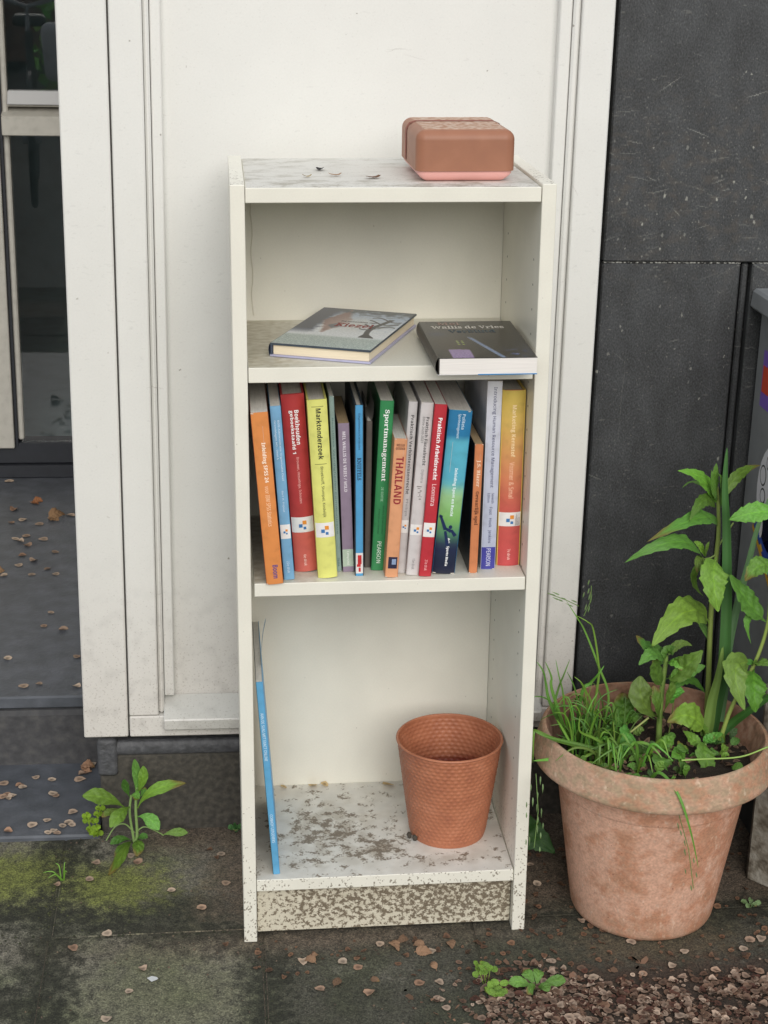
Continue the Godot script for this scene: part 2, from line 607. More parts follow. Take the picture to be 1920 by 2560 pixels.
	M.black_tex = paint(768, 1024, func(x: int, y: int) -> Color:     # 0.75 m x 1.5 m, mapped in metres
		var hgt := 1.5 - y * (1.5 / 1024.0)
		var v := 0.240 + 0.05 * d1.get_noise_2d(x, y * 0.8) + 0.10 * d2.get_noise_2d(x, y)
		var q := Color(v * 0.97, v * 1.0, v * 1.03)
		var scar := smooth(0.22, 0.0, absf(hgt - 1.02 - 0.03 * d1.get_noise_2d(x, 0.0)))
		q = q.lerp(Color(0.33, 0.30, 0.27), scar * smooth(-0.1, 0.6, d1.get_noise_2d(x * 1.5, y * 3.0)) * 0.5)
		var fleck := smooth(0.63 - scar * 0.14, 0.74 - scar * 0.08, d2.get_noise_2d(x * 0.55, y * 0.75 + 300.0) + 0.15 * d1.get_noise_2d(x * 2.0, y * 2.0))
		var scrape := smooth(0.45 - scar * 0.12, 0.57, d3.get_noise_2d(x * 0.30 + y * 0.12, y * 2.4)) * smooth(0.0, 0.4, d1.get_noise_2d(x + 500.0, y))
		var run := smooth(0.52, 0.66, d3.get_noise_2d(x * 2.2 + 90.0, y * 0.16)) * 0.4
		return q.lerp(Color(0.60, 0.59, 0.55), clampf(fleck * 0.45 + scrape * 0.35 + run * 0.22, 0.0, 1.0)), func(im: Image, _w: int) -> void:
		var pale := Color(0.66, 0.66, 0.62)
		for k in 150:
			var low: bool = k % 3 == 0
			var y := rng.randfn(345.0, 75.0) if not low else rng.randf_range(20.0, 1000.0)
			scratch(im, Vector2(rng.randf() * 768.0, y), rng.randfn(0.10, 0.22) if k % 6 else rng.randf() * TAU, rng.randi_range(5, 44), pale, rng.randf_range(0.2, 0.75), 0.035)
		for k in 260:
			var y := rng.randfn(360.0, 90.0) if k % 4 else rng.randf_range(20.0, 1000.0)
			dab(im, Vector2(rng.randf() * 768.0, y), rng.randf_range(0.7, 2.2), pale, rng.randf_range(0.4, 0.9))
		for k in 26:
			scratch(im, Vector2(rng.randf() * 768.0, rng.randf_range(300.0, 900.0)), PI / 2.0, rng.randi_range(30, 130), pale, rng.randf_range(0.10, 0.28), 0.02))
	M.black = bump(mat(Color.WHITE, 0.62, M.black_tex), M.black_tex, 0.03)
	M.gap = mat(rgb(24, 25, 28), 0.9)
	# pots
	var t1 := noise(81, 0.012, 4)
	var t2 := noise(82, 0.05, 4)
	var t3 := noise(83, 0.25, 3)
	M.clay_tex = paint(1024, 512, func(x: int, y: int) -> Color:      # once round, and down the wall
		var a := TAU * x / 1024.0
		var p := Vector3(cos(a) * 163.0, y, sin(a) * 163.0)
		var b := t1.get_noise_3dv(p)
		var c := t2.get_noise_3dv(p)
		var f := t3.get_noise_3dv(p * 0.6)
		var v := y / 512.0
		var q := Color(0.765, 0.545, 0.430)
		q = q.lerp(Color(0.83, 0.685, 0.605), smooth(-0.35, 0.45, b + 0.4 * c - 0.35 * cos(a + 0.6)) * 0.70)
		q = q.lerp(Color(0.60, 0.49, 0.40), smooth(0.0, 0.7, -b + 0.4 * c) * 0.38)
		var grey := smooth(0.02, 0.07, v) * smooth(0.255, 0.215, v)
		q = q.lerp(Color(0.56, 0.51, 0.41), grey * (0.35 + 0.6 * smooth(-0.3, 0.5, c)) * 0.75)
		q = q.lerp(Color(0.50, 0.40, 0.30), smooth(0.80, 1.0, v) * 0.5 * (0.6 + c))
		q = q.lerp(Color(0.86, 0.77, 0.69), smooth(0.30, 0.60, t2.get_noise_3dv(p * Vector3(1.6, 0.8, 1.6) + Vector3(50, 0, 9))) * 0.50)
		q = q.lerp(Color(0.28, 0.17, 0.12), smooth(0.62, 0.72, f) * 0.6)
		return q * (1.0 + 0.13 * f + 0.08 * c), func(im: Image, _w: int) -> void:
		for k in 240:
			scratch(im, Vector2(rng.randf() * 1024.0, rng.randf_range(60.0, 500.0)), rng.randf() * TAU, rng.randi_range(8, 34), Color(0.88, 0.76, 0.68), rng.randf_range(0.15, 0.6), 0.25)
		for k in 70:
			dab(im, Vector2(rng.randf() * 1024.0, rng.randf_range(30.0, 500.0)), rng.randf_range(0.7, 2.0), Color(0.36, 0.22, 0.16), rng.randf_range(0.3, 0.8)))
	M.clay = bump(mat(Color.WHITE, 0.9, M.clay_tex), M.clay_tex, 0.05)
	M.clay_in = mat(Color.WHITE, 0.95, ntex(84, 0.02, [[0.2, rgb(112, 84, 66)], [0.5, rgb(154, 114, 92)], [0.8, rgb(178, 146, 124)]], 512, 5), 4.0)
	M.weave = mat(Color.WHITE, 0.5, ntex(85, 0.02, [[0.1, rgb(162, 100, 74)], [0.55, rgb(180, 114, 83)], [1.0, rgb(194, 128, 98)]], 256, 6), 5.0)
	M.weave_in = mat(rgb(132, 62, 52), 0.6)
	M.pot_soil = bump(vcol(mat(Color.WHITE, 1.0, ntex(61, 0.10, [[0.2, rgb(34, 29, 24)], [0.5, rgb(72, 60, 50)], [0.8, rgb(128, 108, 92)]], 256, 5), 7.0)), M.rough_bump, 0.4)
	# leaf: pale midrib and side veins
	M.leaf_tex = paint(128, 256, func(x: int, y: int) -> Color:
		var u := absf(x / 127.0 - 0.5) * 2.0
		var w := y / 256.0
		var vein := smooth(0.07, 0.0, u) * 0.9
		var side := absf(fposmod(w * 7.0 + u * 1.6, 1.0) - 0.5)
		vein = maxf(vein, smooth(0.10, 0.0, side) * 0.42 * smooth(1.0, 0.3, u))
		var v := 0.90 + 0.12 * g2.get_noise_2d(x * 1.2, y * 0.9) + 0.10 * g3.get_noise_2d(x * 0.6, y * 0.6)
		return Color(v, v, v).lerp(Color(1.0, 1.0, 0.80), vein * 0.80))
	M.leaf = vcol(mat(Color.WHITE, 0.6, M.leaf_tex))
	M.leaf.backlight = Color(0.5, 0.6, 0.25)
	bump(M.leaf, M.leaf_tex, 0.10)
	M.blade = vcol(mat(Color.WHITE, 0.5))
	M.blade.backlight = Color(0.36, 0.45, 0.2)
	M.seed = vcol(mat(Color.WHITE, 0.85))
	M.seed.backlight = Color(0.25, 0.22, 0.18)
	var pg := noise(91, 0.35, 2)
	M.page_tex = paint(64, 256, func(x: int, y: int) -> Color:
		var v := 0.80 + 0.055 * pg.get_noise_2d(x * 2.2, y * 0.04) + 0.03 * pg.get_noise_2d(x * 0.3, y * 0.5)
		return Color(v, v * 0.985, v * 0.95))
	M.pages = mat(Color.WHITE, 0.9, M.page_tex)
	M.pages_tan = mat(rgb(214, 188, 150), 0.9, M.page_tex)
	var page_pale := paint(64, 256, func(x: int, y: int) -> Color:
		var v := 0.94 + 0.035 * pg.get_noise_2d(x * 2.2, y * 0.04)
		return Color(v, v * 0.99, v * 0.97))
	M.pages_cream = mat(rgb(250, 238, 214), 0.9, page_pale)
	M.pages_white = mat(rgb(250, 248, 248), 0.9, page_pale)


# ------------------------------------------------------------------ ground, entrance steps
func ground_and_steps() -> void:
	var mb := MB.new()
	mb.box(Vector3(-30, -0.25, -0.31), Vector3(30, -0.011, 60), 0.0)
	var g := obj("ground", mb, M.street)
	g.transform = case_frame
	struct(g)
	var pv := Node3D.new()
	add(pv, "pavement", self)
	pv.transform = case_frame
	struct(pv)
	mb = MB.new()
	mb.us = Vector2(1.0 / 1.6, 1.0 / 0.96)
	mb.uo = Vector2(0.6 / 1.6, 0.36 / 0.96)
	mb.box(Vector3(-1.25, -0.0105, -0.325), Vector3(1.6, -0.0016, 1.2))
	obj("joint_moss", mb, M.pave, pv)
	var rows := [[-0.325, -0.034], [-0.028, 0.272], [0.278, 0.572], [0.578, 0.872], [0.878, 1.172]]
	for r in rows.size():
		for k in 9:
			var x0 := -1.172 + k * 0.3
			var x1 := x0 + 0.2970
			var lo := Vector3(x0, -0.05, rows[r][0] - 0.0012)
			var hi := Vector3(x1, 0.0, rows[r][1])
			var tilt := Vector2(rng.randf_range(-0.0012, 0.0012), rng.randf_range(-0.0012, 0.0012))
			var kk := [Vector3(lo.x, lo.y, lo.z), Vector3(hi.x, lo.y, lo.z), Vector3(hi.x, lo.y, hi.z), Vector3(lo.x, lo.y, hi.z)]
			for q in 4:
				var c: Vector3 = kk[q]
				kk.append(Vector3(c.x, tilt.x * signf(c.x - x0 - 0.1) + tilt.y * signf(c.z - (lo.z + hi.z) / 2.0), c.z))
			mb = MB.new()
			mb.us = Vector2(1.0 / 1.6, 1.0 / 0.96)
			mb.uo = Vector2(0.6 / 1.6, 0.36 / 0.96)
			mb.hexa(kk, 0.0012)
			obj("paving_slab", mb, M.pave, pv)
	# lower tread, riser and porch floor of the recessed entrance
	mb = MB.new()
	mb.box(Vector3(-1.7, -0.2, -0.556), Vector3(-0.2215, 0.006, -0.3035), 0.003)
	struct(obj("step_tread", mb, M.step))
	mb = MB.new()
	mb.box(Vector3(-1.7, -0.2, -0.62), Vector3(-0.2225, 0.104, -0.5465), 0.007)
	struct(obj("step_riser", mb, M.riser))
	mb = MB.new()
	mb.box(Vector3(-1.7, 0.1045, -2.0), Vector3(-0.2225, 0.127, -0.5575), 0.003)
	struct(obj("porch_floor", mb, M.step))


# ------------------------------------------------------------------ white facade over its plinth
func facade() -> void:
	var f := thing("panelled_facade", "cream-white painted timber facade with flat door panel behind the bookcase", "wall")
	var wall := func(called: String, lo: Vector3, hi: Vector3, b := 0.0012) -> void:
		var mb := MB.new()
		mb.us = Vector2(1.0 / 0.80, 1.0 / 1.28)
		mb.uo = Vector2(0.26 / 0.80, 1.0)
		mb.box(lo, hi, b)
		obj(called, mb, M.white, f)
	wall.call("panel", Vector3(-0.112, 0.20, -0.36), Vector3(0.462, 2.6, -0.337))
	wall.call("board", Vector3(-0.2392, 0.1737, -0.333), Vector3(-0.1722, 2.6, -0.305), 0.0018)
	wall.call("board", Vector3(-0.1694, 0.2092, -0.333), Vector3(-0.1252, 2.6, -0.305), 0.0018)
	wall.call("moulding", Vector3(-0.1246, 0.2092, -0.336), Vector3(-0.1165, 2.6, -0.3125), 0.003)
	wall.call("moulding", Vector3(-0.1155, 0.237, -0.3365), Vector3(-0.1010, 2.6, -0.3165), 0.0015)
	wall.call("moulding", Vector3(0.4450, 0.237, -0.3365), Vector3(0.4618, 2.6, -0.3165), 0.0015)
	wall.call("moulding", Vector3(0.4628, 0.2092, -0.336), Vector3(0.4731, 2.6, -0.3125), 0.003)
	wall.call("board", Vector3(0.4737, 0.2092, -0.333), Vector3(0.5193, 2.6, -0.305), 0.0018)
	wall.call("bottom_board", Vector3(-0.1694, 0.1737, -0.3335), Vector3(0.5193, 0.2080, -0.3045), 0.0018)
	var mb := MB.new()
	mb.us = Vector2(1.0 / 0.80, 1.0 / 1.28)
	mb.uo = Vector2(0.26 / 0.80, 1.0)
	var x0 := -0.1168
	var x1 := 0.470
	mb.hexa([Vector3(x0, 0.1925, -0.336), Vector3(x1, 0.1925, -0.336), Vector3(x1, 0.1915, -0.2880), Vector3(x0, 0.1915, -0.2880), Vector3(x0, 0.2315, -0.336), Vector3(x1, 0.2315, -0.336), Vector3(x1, 0.2090, -0.2880), Vector3(x0, 0.2090, -0.2880)], 0.0016)
	obj("sill", mb, M.sill, f)
	# the wall that the boards are fixed to, with the return into the entrance
	mb = MB.new()
	mb.box(Vector3(-0.2225, 0.1575, -2.0), Vector3(0.5215, 2.6, -0.362))
	mb.box(Vector3(-0.2225, 0.1742, -0.3618), Vector3(-0.1135, 2.6, -0.338))
	obj("wall_core", mb, M.white_flat, f)

	var p := thing("stone_plinth", "low dark stone plinth with rounded top below the white facade", "plinth")
	mb = MB.new()
	mb.box(Vector3(-0.2185, -0.05, -0.50), Vector3(0.535, 0.1335, -0.3235), 0.003)
	obj("base", mb, M.plinth, p)
	mb = MB.new()
	var pts := PackedVector3Array()
	for i in 2:
		for j in 11:
			var a := PI * (j / 10.0) - PI / 2.0
			pts.append(Vector3(-0.192 if i == 0 else 0.535, 0.1455 + 0.0118 * sin(a), -0.3245 + 0.0055 * cos(a)))
	mb.grid(pts, 2, 11, false, PackedVector2Array(), PackedColorArray(), false)
	mb.box(Vector3(-0.192, 0.1338, -0.361), Vector3(0.535, 0.1572, -0.3280))
	obj("rounded_ledge", mb, M.lead, p)
	mb = MB.new()
	mb.rounded(Vector3(-0.2215, 0.100, -0.350), Vector3(-0.1905, 0.1640, -0.3155), 0.007, 4)
	for q in mb.v.size():
		mb.v[q] += Vector3(rng.randf_range(-1, 1), rng.randf_range(-1, 1), rng.randf_range(-1, 1)) * 0.0006
	tag_part(obj("corner_cap", mb, M.lead, p), "worn grey mortar cap on the corner of the plinth")


func tag_part(o: Node, label: String) -> void:
	o.set_meta("label", label)


# ------------------------------------------------------------------ glazed door at the back of the entrance
func entrance_door() -> void:
	var fr := mat(rgb(206, 203, 194), 0.4, M.wear_tex, 3.0)
	var dark := mat(rgb(46, 49, 56), 0.5, M.wear_tex, 3.0)
	var alu := mat(rgb(235, 236, 238), 0.32)
	alu.metallic = 0.4
	var d := thing("glazed_door", "beige framed glazed front door set back in the entrance", "door", Transform3D(Basis(), Vector3(-0.5, 0.127, -1.8)))
	var part := func(called: String, lo: Vector3, hi: Vector3, m: Material, b := 0.002, under: Node = null) -> MeshInstance3D:
		var mb := MB.new()
		mb.box(lo - d.position, hi - d.position, b)
		return obj(called, mb, m, under if under else d)
	part.call("leaf_stile", Vector3(-1.1, 0.199, -1.83), Vector3(-0.5065, 2.5, -1.775), fr)
	part.call("jamb", Vector3(-0.5055, 0.199, -1.83), Vector3(-0.4985, 2.5, -1.787), dark, 0.001)
	part.call("glazing_bead", Vector3(-0.4982, 0.215, -1.825), Vector3(-0.4855, 2.5, -1.793), fr, 0.003)
	part.call("threshold", Vector3(-1.1, 0.1275, -1.85), Vector3(-0.1, 0.1575, -1.772), dark)
	part.call("bottom_rail", Vector3(-1.1, 0.1585, -1.85), Vector3(-0.1, 0.2085, -1.788), dark)
	part.call("cross_rail", Vector3(-0.498, 0.9210, -1.83), Vector3(-0.1, 0.9634, -1.770), fr)
	var mb := MB.new()
	mb.hexa([Vector3(-0.498, 0.9637, -1.83), Vector3(-0.1, 0.9637, -1.83), Vector3(-0.1, 0.9637, -1.7715), Vector3(-0.498, 0.9637, -1.7715), Vector3(-0.498, 0.982, -1.83), Vector3(-0.1, 0.982, -1.83), Vector3(-0.1, 0.9645, -1.7715), Vector3(-0.498, 0.9645, -1.7715)])
	mb.box(Vector3(-0.485, 0.9822, -1.83), Vector3(-0.1, 0.9875, -1.79), 0.001)
	for k in mb.v.size():
		mb.v[k] -= d.position
	obj("weathered_ledge", mb, fr, d)
	mb = MB.new()
	mb.hexa([Vector3(-0.485, 0.9878, -1.83), Vector3(-0.1, 0.9878, -1.83), Vector3(-0.1, 0.9878, -1.776), Vector3(-0.485, 0.9878, -1.776), Vector3(-0.485, 1.0165, -1.83), Vector3(-0.1, 1.0165, -1.83), Vector3(-0.1, 1.0165, -1.798), Vector3(-0.485, 1.0165, -1.798)], 0.002)
	for k in mb.v.size():
		mb.v[k] -= d.position
	obj("metal_strip", mb, alu, d)
	var glass := mat(Color(0.05, 0.08, 0.08, 0.10), 0.01)
	glass.transparency = BaseMaterial3D.TRANSPARENCY_ALPHA
	glass.metallic_specular = 0.9
	part.call("lower_pane", Vector3(-0.492, 0.2086, -1.806), Vector3(-0.1, 0.921, -1.800), glass, 0.0)
	part.call("upper_pane", Vector3(-0.492, 1.0166, -1.806), Vector3(-0.1, 2.5, -1.800), glass, 0.0)
	# the porch round it, and the unlit room behind
	var pw := thing("porch_wall", "beige wall enclosing the entrance recess left of the facade", "wall")
	mb = MB.new()
	mb.box(Vector3(-4.5, 0.0, -2.0), Vector3(-1.7, 2.6, -0.33))
	obj("side_wall", mb, M.white_flat, pw)
	mb = MB.new()
	mb.box(Vector3(-1.7, 0.127, -1.86), Vector3(-1.1, 2.6, -1.79))
	obj("rear_wall", mb, M.white_flat, pw)
	mb = MB.new()
	mb.box(Vector3(-1.9, 2.601, -4.2), Vector3(0.53, 2.75, -0.31))
	obj("ceiling", mb, M.white_flat, pw)
	var room := thing("hallway", "dark unlit hallway seen through the door glass", "room")
	var grey := mat(rgb(186, 208, 212), 0.8, M.wear_tex, 1.0)
	var mk := func(called: String, lo: Vector3, hi: Vector3) -> void:
		var b := MB.new()
		b.box(lo, hi)
		obj(called, b, grey, room)
	mk.call("wall", Vector3(-2.0, 0.0, -4.2), Vector3(0.6, 2.6, -4.1))
	mk.call("wall", Vector3(-2.0, 0.0, -4.1), Vector3(-1.92, 2.6, -2.02))
	mk.call("wall", Vector3(0.52, 0.0, -4.1), Vector3(0.6, 2.6, -2.02))
	mk.call("floor", Vector3(-1.9, 0.0, -4.1), Vector3(0.5, 0.12, -2.02))


# ------------------------------------------------------------------ dark cladding on the right
func dark_wall() -> void:
	var w := thing("dark_stone_wall", "charcoal stone-clad wall with pale flecks and scrapes right of the facade", "wall")
	var slab := func(lo: Vector3, hi: Vector3, label := "") -> void:
		var mb := MB.new()
		mb.us = Vector2(1.0 / 0.75, 1.0 / 1.5)
		mb.uo = Vector2(-0.53 / 0.75, 1.0)
		mb.box(lo, hi, 0.0022)
		var o := obj("stone_slab", mb, M.black, w)
		if label:
			tag_part(o, label)
	slab.call(Vector3(0.5345, 0.9048, -0.40), Vector3(3.4, 2.6, -0.349))
	slab.call(Vector3(0.5345, -0.05, -0.40), Vector3(0.7425, 0.9025, -0.350))
	slab.call(Vector3(0.7595, 0.0, -0.40), Vector3(3.4, 0.9028, -0.346))
	slab.call(Vector3(0.7475, -0.05, -0.40), Vector3(0.7575, 0.9025, -0.358), "narrow fillet in the joint of the dark wall")
	var mb := MB.new()
	mb.box(Vector3(0.5215, -0.05, -0.52), Vector3(3.4, 2.6, -0.4005))
	obj("joint_backing", mb, M.gap, w)
	# pale mortar left along the slab edges
	var chalk := mat(rgb(150, 150, 145), 0.95, ntex(67, 0.06, [[0.35, Color(0.25, 0.25, 0.25)], [0.6, Color(1, 1, 1)]], 256, 3), 9.0)
	mb = MB.new()
	mb.box(Vector3(0.5349, 0.9027, -0.3545), Vector3(0.7423, 0.9046, -0.3505))
	mb.box(Vector3(0.7597, 0.9030, -0.3545), Vector3(0.90, 0.9046, -0.3480))
	obj("mortar_joint", mb, chalk, w)


# ------------------------------------------------------------------ what the door glass reflects
func street_behind() -> void:
	var brick := mat(Color.WHITE, 0.9, ntex(68, 0.03, [[0.2, rgb(84, 58, 50)], [0.7, rgb(124, 86, 72)]], 256, 4), 0.8)
	var h := thing("brick_house", "brown brick house across the street", "house")
	var mb := MB.new()
	mb.box(Vector3(-9, 0, 14.0), Vector3(9, 3.1, 17.0), 0.02)
	obj("wall", mb, brick, h)
	for k in 6:
		mb = MB.new()
		mb.box(Vector3(-7.4 + k * 2.6, 0.9, 13.96), Vector3(-6.0 + k * 2.6, 2.4, 13.999), 0.01)
		var win := obj("window", mb, flat(rgb(226, 226, 220)), h)
		mb = MB.new()
		mb.box(Vector3(-7.32 + k * 2.6, 0.98, 13.94), Vector3(-6.08 + k * 2.6, 2.32, 13.959))
		obj("pane", mb, flat(rgb(40, 46, 52), 0.1), win)
	# a parked bicycle with a bag on the handlebar
	var b := thing("parked_bicycle", "black bicycle parked across the pavement facing the door", "bicycle", Transform3D(Basis(Vector3.UP, 1.48), Vector3(-1.02, 0.0, 3.76)))
	var black := flat(rgb(26, 27, 29), 0.4)
	var steel := flat(rgb(150, 152, 155), 0.3)
	for s in [-1, 1]:
		mb = MB.new()
		var ring := []
		for k in 37:
			ring.append(Vector3(s * 0.54 + cos(TAU * k / 36.0) * 0.33, 0.35 + sin(TAU * k / 36.0) * 0.33, 0))
		mb.tube(ring, [0.018], 8)
		var wheel := obj("tyre", mb, black, b)
		mb = MB.new()
		for k in 16:
			mb.tube([Vector3(s * 0.54, 0.35, 0), Vector3(s * 0.54 + cos(TAU * k / 16.0) * 0.315, 0.35 + sin(TAU * k / 16.0) * 0.315, 0)], [0.0015], 4)
		mb.tube([Vector3(s * 0.54, 0.35, -0.05), Vector3(s * 0.54, 0.35, 0.05)], [0.022], 8)
		obj("spokes", mb, steel, wheel)
	mb = MB.new()
	for q: Array in [[Vector3(0.54, 0.35, 0), Vector3(0.40, 0.88, 0)], [Vector3(0.42, 0.78, 0), Vector3(0.0, 0.30, 0)], [Vector3(0.0, 0.30, 0), Vector3(-0.18, 0.86, 0)], [Vector3(-0.54, 0.35, 0), Vector3(0.0, 0.30, 0)], [Vector3(-0.54, 0.35, 0), Vector3(-0.15, 0.75, 0)], [Vector3(0.41, 0.80, 0), Vector3(-0.14, 0.70, 0)]]:
		mb.tube(q, [0.016], 8)
	obj("frame", mb, black, b)
	mb = MB.new()
	mb.tube([Vector3(0.40, 0.88, 0), Vector3(0.37, 1.0, 0), Vector3(0.30, 1.05, 0.18), Vector3(0.12, 1.04, 0.28)], [0.012], 8)
	mb.tube([Vector3(0.37, 1.0, 0), Vector3(0.30, 1.05, -0.18), Vector3(0.12, 1.04, -0.28)], [0.012], 8)
	obj("handlebar", mb, steel, b)
	mb = MB.new()
	mb.rounded(Vector3(-0.34, 0.88, -0.09), Vector3(-0.06, 0.94, 0.09), 0.028, 4)
	obj("saddle", mb, black, b)
	mb = MB.new()
	mb.rounded(Vector3(-0.14, -0.30, -0.05), Vector3(0.14, 0.0, 0.05), 0.05, 4, 0.1)
	var bag := obj("shopping_bag", mb, flat(rgb(220, 222, 226), 0.4))
	bag.transform = Transform3D(Basis(Vector3.UP, 0.35), Vector3(-0.80, 0.92, 3.48))
	tag(bag, "white plastic bag hanging on the bicycle handlebar", "bag")
	var hedge := thing("garden_hedge", "leafy green hedge in front of the brick house", "hedge")
	mb = MB.new()
	for k in 2600:
		var c := Vector3(rng.randf_range(-1.52, 2.4), 0.05 + rng.randf() * 1.5, rng.randf_range(8.6, 9.5))
		var a := Vector3(rng.randf_range(-1, 1), rng.randf_range(-1, 1), rng.randf_range(-1, 1)).normalized() * 0.07
		var e := a.cross(Vector3(rng.randf_range(-1, 1), 1, rng.randf_range(-1, 1))).normalized() * 0.04
		mb.col = lin(110 + rng.randf() * 60, 180 + rng.randf() * 50, 80)
		mb.face([c - a, c + e, c + a, c - e], Vector3(0, 0.5, -1))
	var lv := obj("foliage", mb, M.blade, hedge)
	lv.set_meta("kind", "stuff")


# ------------------------------------------------------------------ the bookcase
func bookcase() -> void:
	var b := thing("bookcase", "narrow cream laminate bookcase with four boards, soil-splashed at its foot", "bookcase", case_frame)
	var mk := func(called: String, lo: Vector3, hi: Vector3, m: Material = M.case, bev := 0.0008) -> MeshInstance3D:
		var mb := MB.new()
		mb.us = Vector2(1.0 / 0.512, 1.0 / 1.1)
		mb.uo = Vector2(0.05, 1.0)
		mb.box(lo, hi, bev)
		return obj(called, mb, m, b)
	mk.call("side_panel", Vector3(0.0, 0.0, -0.28), Vector3(0.018, 1.060, 0.0))
	var right: MeshInstance3D = mk.call("side_panel", Vector3(0.382, 0.0, -0.28), Vector3(0.400, 1.060, 0.0))
	var bp := MB.new()
	bp.us = Vector2(1.0 / 0.512, 0.8 / 1.1)
	bp.uo = Vector2(0.05, 0.8)
	bp.box(Vector3(0.0185, 0.06, -0.2765), Vector3(0.3815, 1.05, -0.2725))
	obj("back_panel", bp, M.case, b)
	var shelf := func(lo: Vector3, hi: Vector3, m: Material) -> void:
		var mb := MB.new()
		mb.us = Vector2(1.0 / 0.512, 1.0 / 1.1)
		mb.uo = Vector2(0.05, 1.0)
		var top := MB.new()
		top.us = Vector2(1.0 / 0.364, 1.0 / 0.28)
		top.uo = Vector2(-0.018 / 0.364, 1.0)
		mb.box(lo, hi, 0.0008, top)
		obj("shelf", mb, M.case, b, top, m)
	shelf.call(Vector3(0.0187, 1.0381, -0.278), Vector3(0.3811, 1.0564, -0.0005), M.top)
	shelf.call(Vector3(0.0189, 0.8138, -0.272), Vector3(0.3795, 0.8332, -0.001), M.mid)
	shelf.call(Vector3(0.0222, 0.5250, -0.272), Vector3(0.3808, 0.5434, -0.001), M.mid)
	shelf.call(Vector3(0.0187, 0.0812, -0.272), Vector3(0.3811, 0.0994, -0.0005), M.floor)
	var mb := MB.new()
	mb.us = Vector2(1.0 / 0.38, 1.0 / 0.085)
	mb.uo = Vector2(-0.02 / 0.38, 1.0)
	mb.box(Vector3(0.0188, 0.005, -0.034), Vector3(0.3812, 0.0808, -0.0175), 0.0008)
	obj("base_board", mb, M.base, b)
	# rows of peg holes drilled in the inner face of the right-hand side
	mb = MB.new()
	for k in 26:
		for z in [-0.038, -0.232]:
			var c := Vector3(0.38185, 0.16 + k * 0.032, z)
			var ring := []
			for j in 8:
				ring.append(c + Vector3(0, cos(TAU * j / 8.0), sin(TAU * j / 8.0)) * 0.0017)
			mb.face(ring, Vector3.LEFT)
	obj("peg_holes", mb, flat(rgb(70, 66, 58), 0.9), right).set_meta("kind", "stuff")
	# thin cable tacked down the left of the back panel
	mb = MB.new()
	var path := []
	for k in 13:
		path.append(Vector3(0.0305 + 0.0014 * sin(k * 1.7), 1.03 - k * 0.0158, -0.2715))
	mb.tube(path, [0.0006], 5)
	obj("crack_line", mb, flat(rgb(216, 212, 198), 0.7), b)


func on_case(at: Vector3, turn := Basis()) -> Transform3D:
	return case_frame * Transform3D(turn, at)


# ------------------------------------------------------------------ books
# spine towards +z, height along y, thickness along x
func book(called: String, label: String, at: Transform3D, w: float, h: float, d: float, o: Dictionary) -> Node3D:
	var bk := thing(called, label, "book", at, o.get("group", ""))
	var c: Color = faded(o.c)
	var side: Color = faded(o.get("side", o.c))
	var hard: bool = o.get("hard", false)
	var t := 0.0024 if hard else 0.0005
	var over := 0.003 if hard else 0.0004
	var bul: float = o.get("bulge", 0.0008)
	var mb := MB.new()
	mb.us = Vector2(4, 4)
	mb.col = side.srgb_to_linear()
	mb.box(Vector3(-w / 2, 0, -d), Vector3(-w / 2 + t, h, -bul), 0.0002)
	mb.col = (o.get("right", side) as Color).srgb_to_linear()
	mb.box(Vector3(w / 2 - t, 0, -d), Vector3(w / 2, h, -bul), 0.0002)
	var grad: Array = o.get("grad", [[0.0, c], [1.0, c]])
	var cols := 11
	var rows := 28
	var p := PackedVector3Array()
	var uv := PackedVector2Array()
	var cl := PackedColorArray()
	for i in rows:
		var y := h * i / (rows - 1.0)
		var q := spine_colour(grad, 1.0 - y / h)
		for j in cols:
			var s := -1.0 + 2.0 * j / (cols - 1.0)
			var round_off := 0.0007 * pow(absf(s), 10.0)
			p.append(Vector3(s * w / 2, y, -bul * s * s - round_off))
			uv.append(Vector2(s * w * 2.0, y * 4.0))
			cl.append((faded(q) if o.has("grad") else q).srgb_to_linear())
	mb.grid(p, rows, cols, false, uv, cl, false)
	mb.col = c.srgb_to_linear()
	mb.box(Vector3(-w / 2 + t + 0.0001, 0.0002, -maxf(t, 0.0012) - bul - 0.0006), Vector3(w / 2 - t - 0.0001, h - 0.0002, -bul - 0.0008))
	var key := "spine_glossy"
	if not M.has(key):
		M[key] = vcol(mat(Color.WHITE, 0.40, M.wear_tex))
	obj("cover", mb, M[key], bk)
	mb = MB.new()
	mb.us = Vector2(18, 3)
	mb.box(Vector3(-w / 2 + t + 0.0001, over, -d + over), Vector3(w / 2 - t - 0.0001, h - over, -maxf(t, 0.0012) - bul - 0.0012), 0.0003)
	obj("page_block", mb, o.get("pages", M.pages), bk)
	bk.set_meta("dims", [w, h, d, bul])
	return bk


func faded(c: Color) -> Color:      # print that has stood outdoors
	var g := c.get_luminance() * 1.06
	return c.lerp(Color(g, g, g), 0.15).lerp(Color(0.9, 0.89, 0.87), 0.05)


func spine_colour(grad: Array, f: float) -> Color:
	for k in range(1, grad.size()):
		if f <= grad[k][0]:
			var a: Color = grad[k - 1][1]
			var u: float = (f - grad[k - 1][0]) / maxf(grad[k][0] - grad[k - 1][0], 1e-5)
			return a.lerp(grad[k][1], clampf(u, 0.0, 1.0))
	return grad[-1][1]


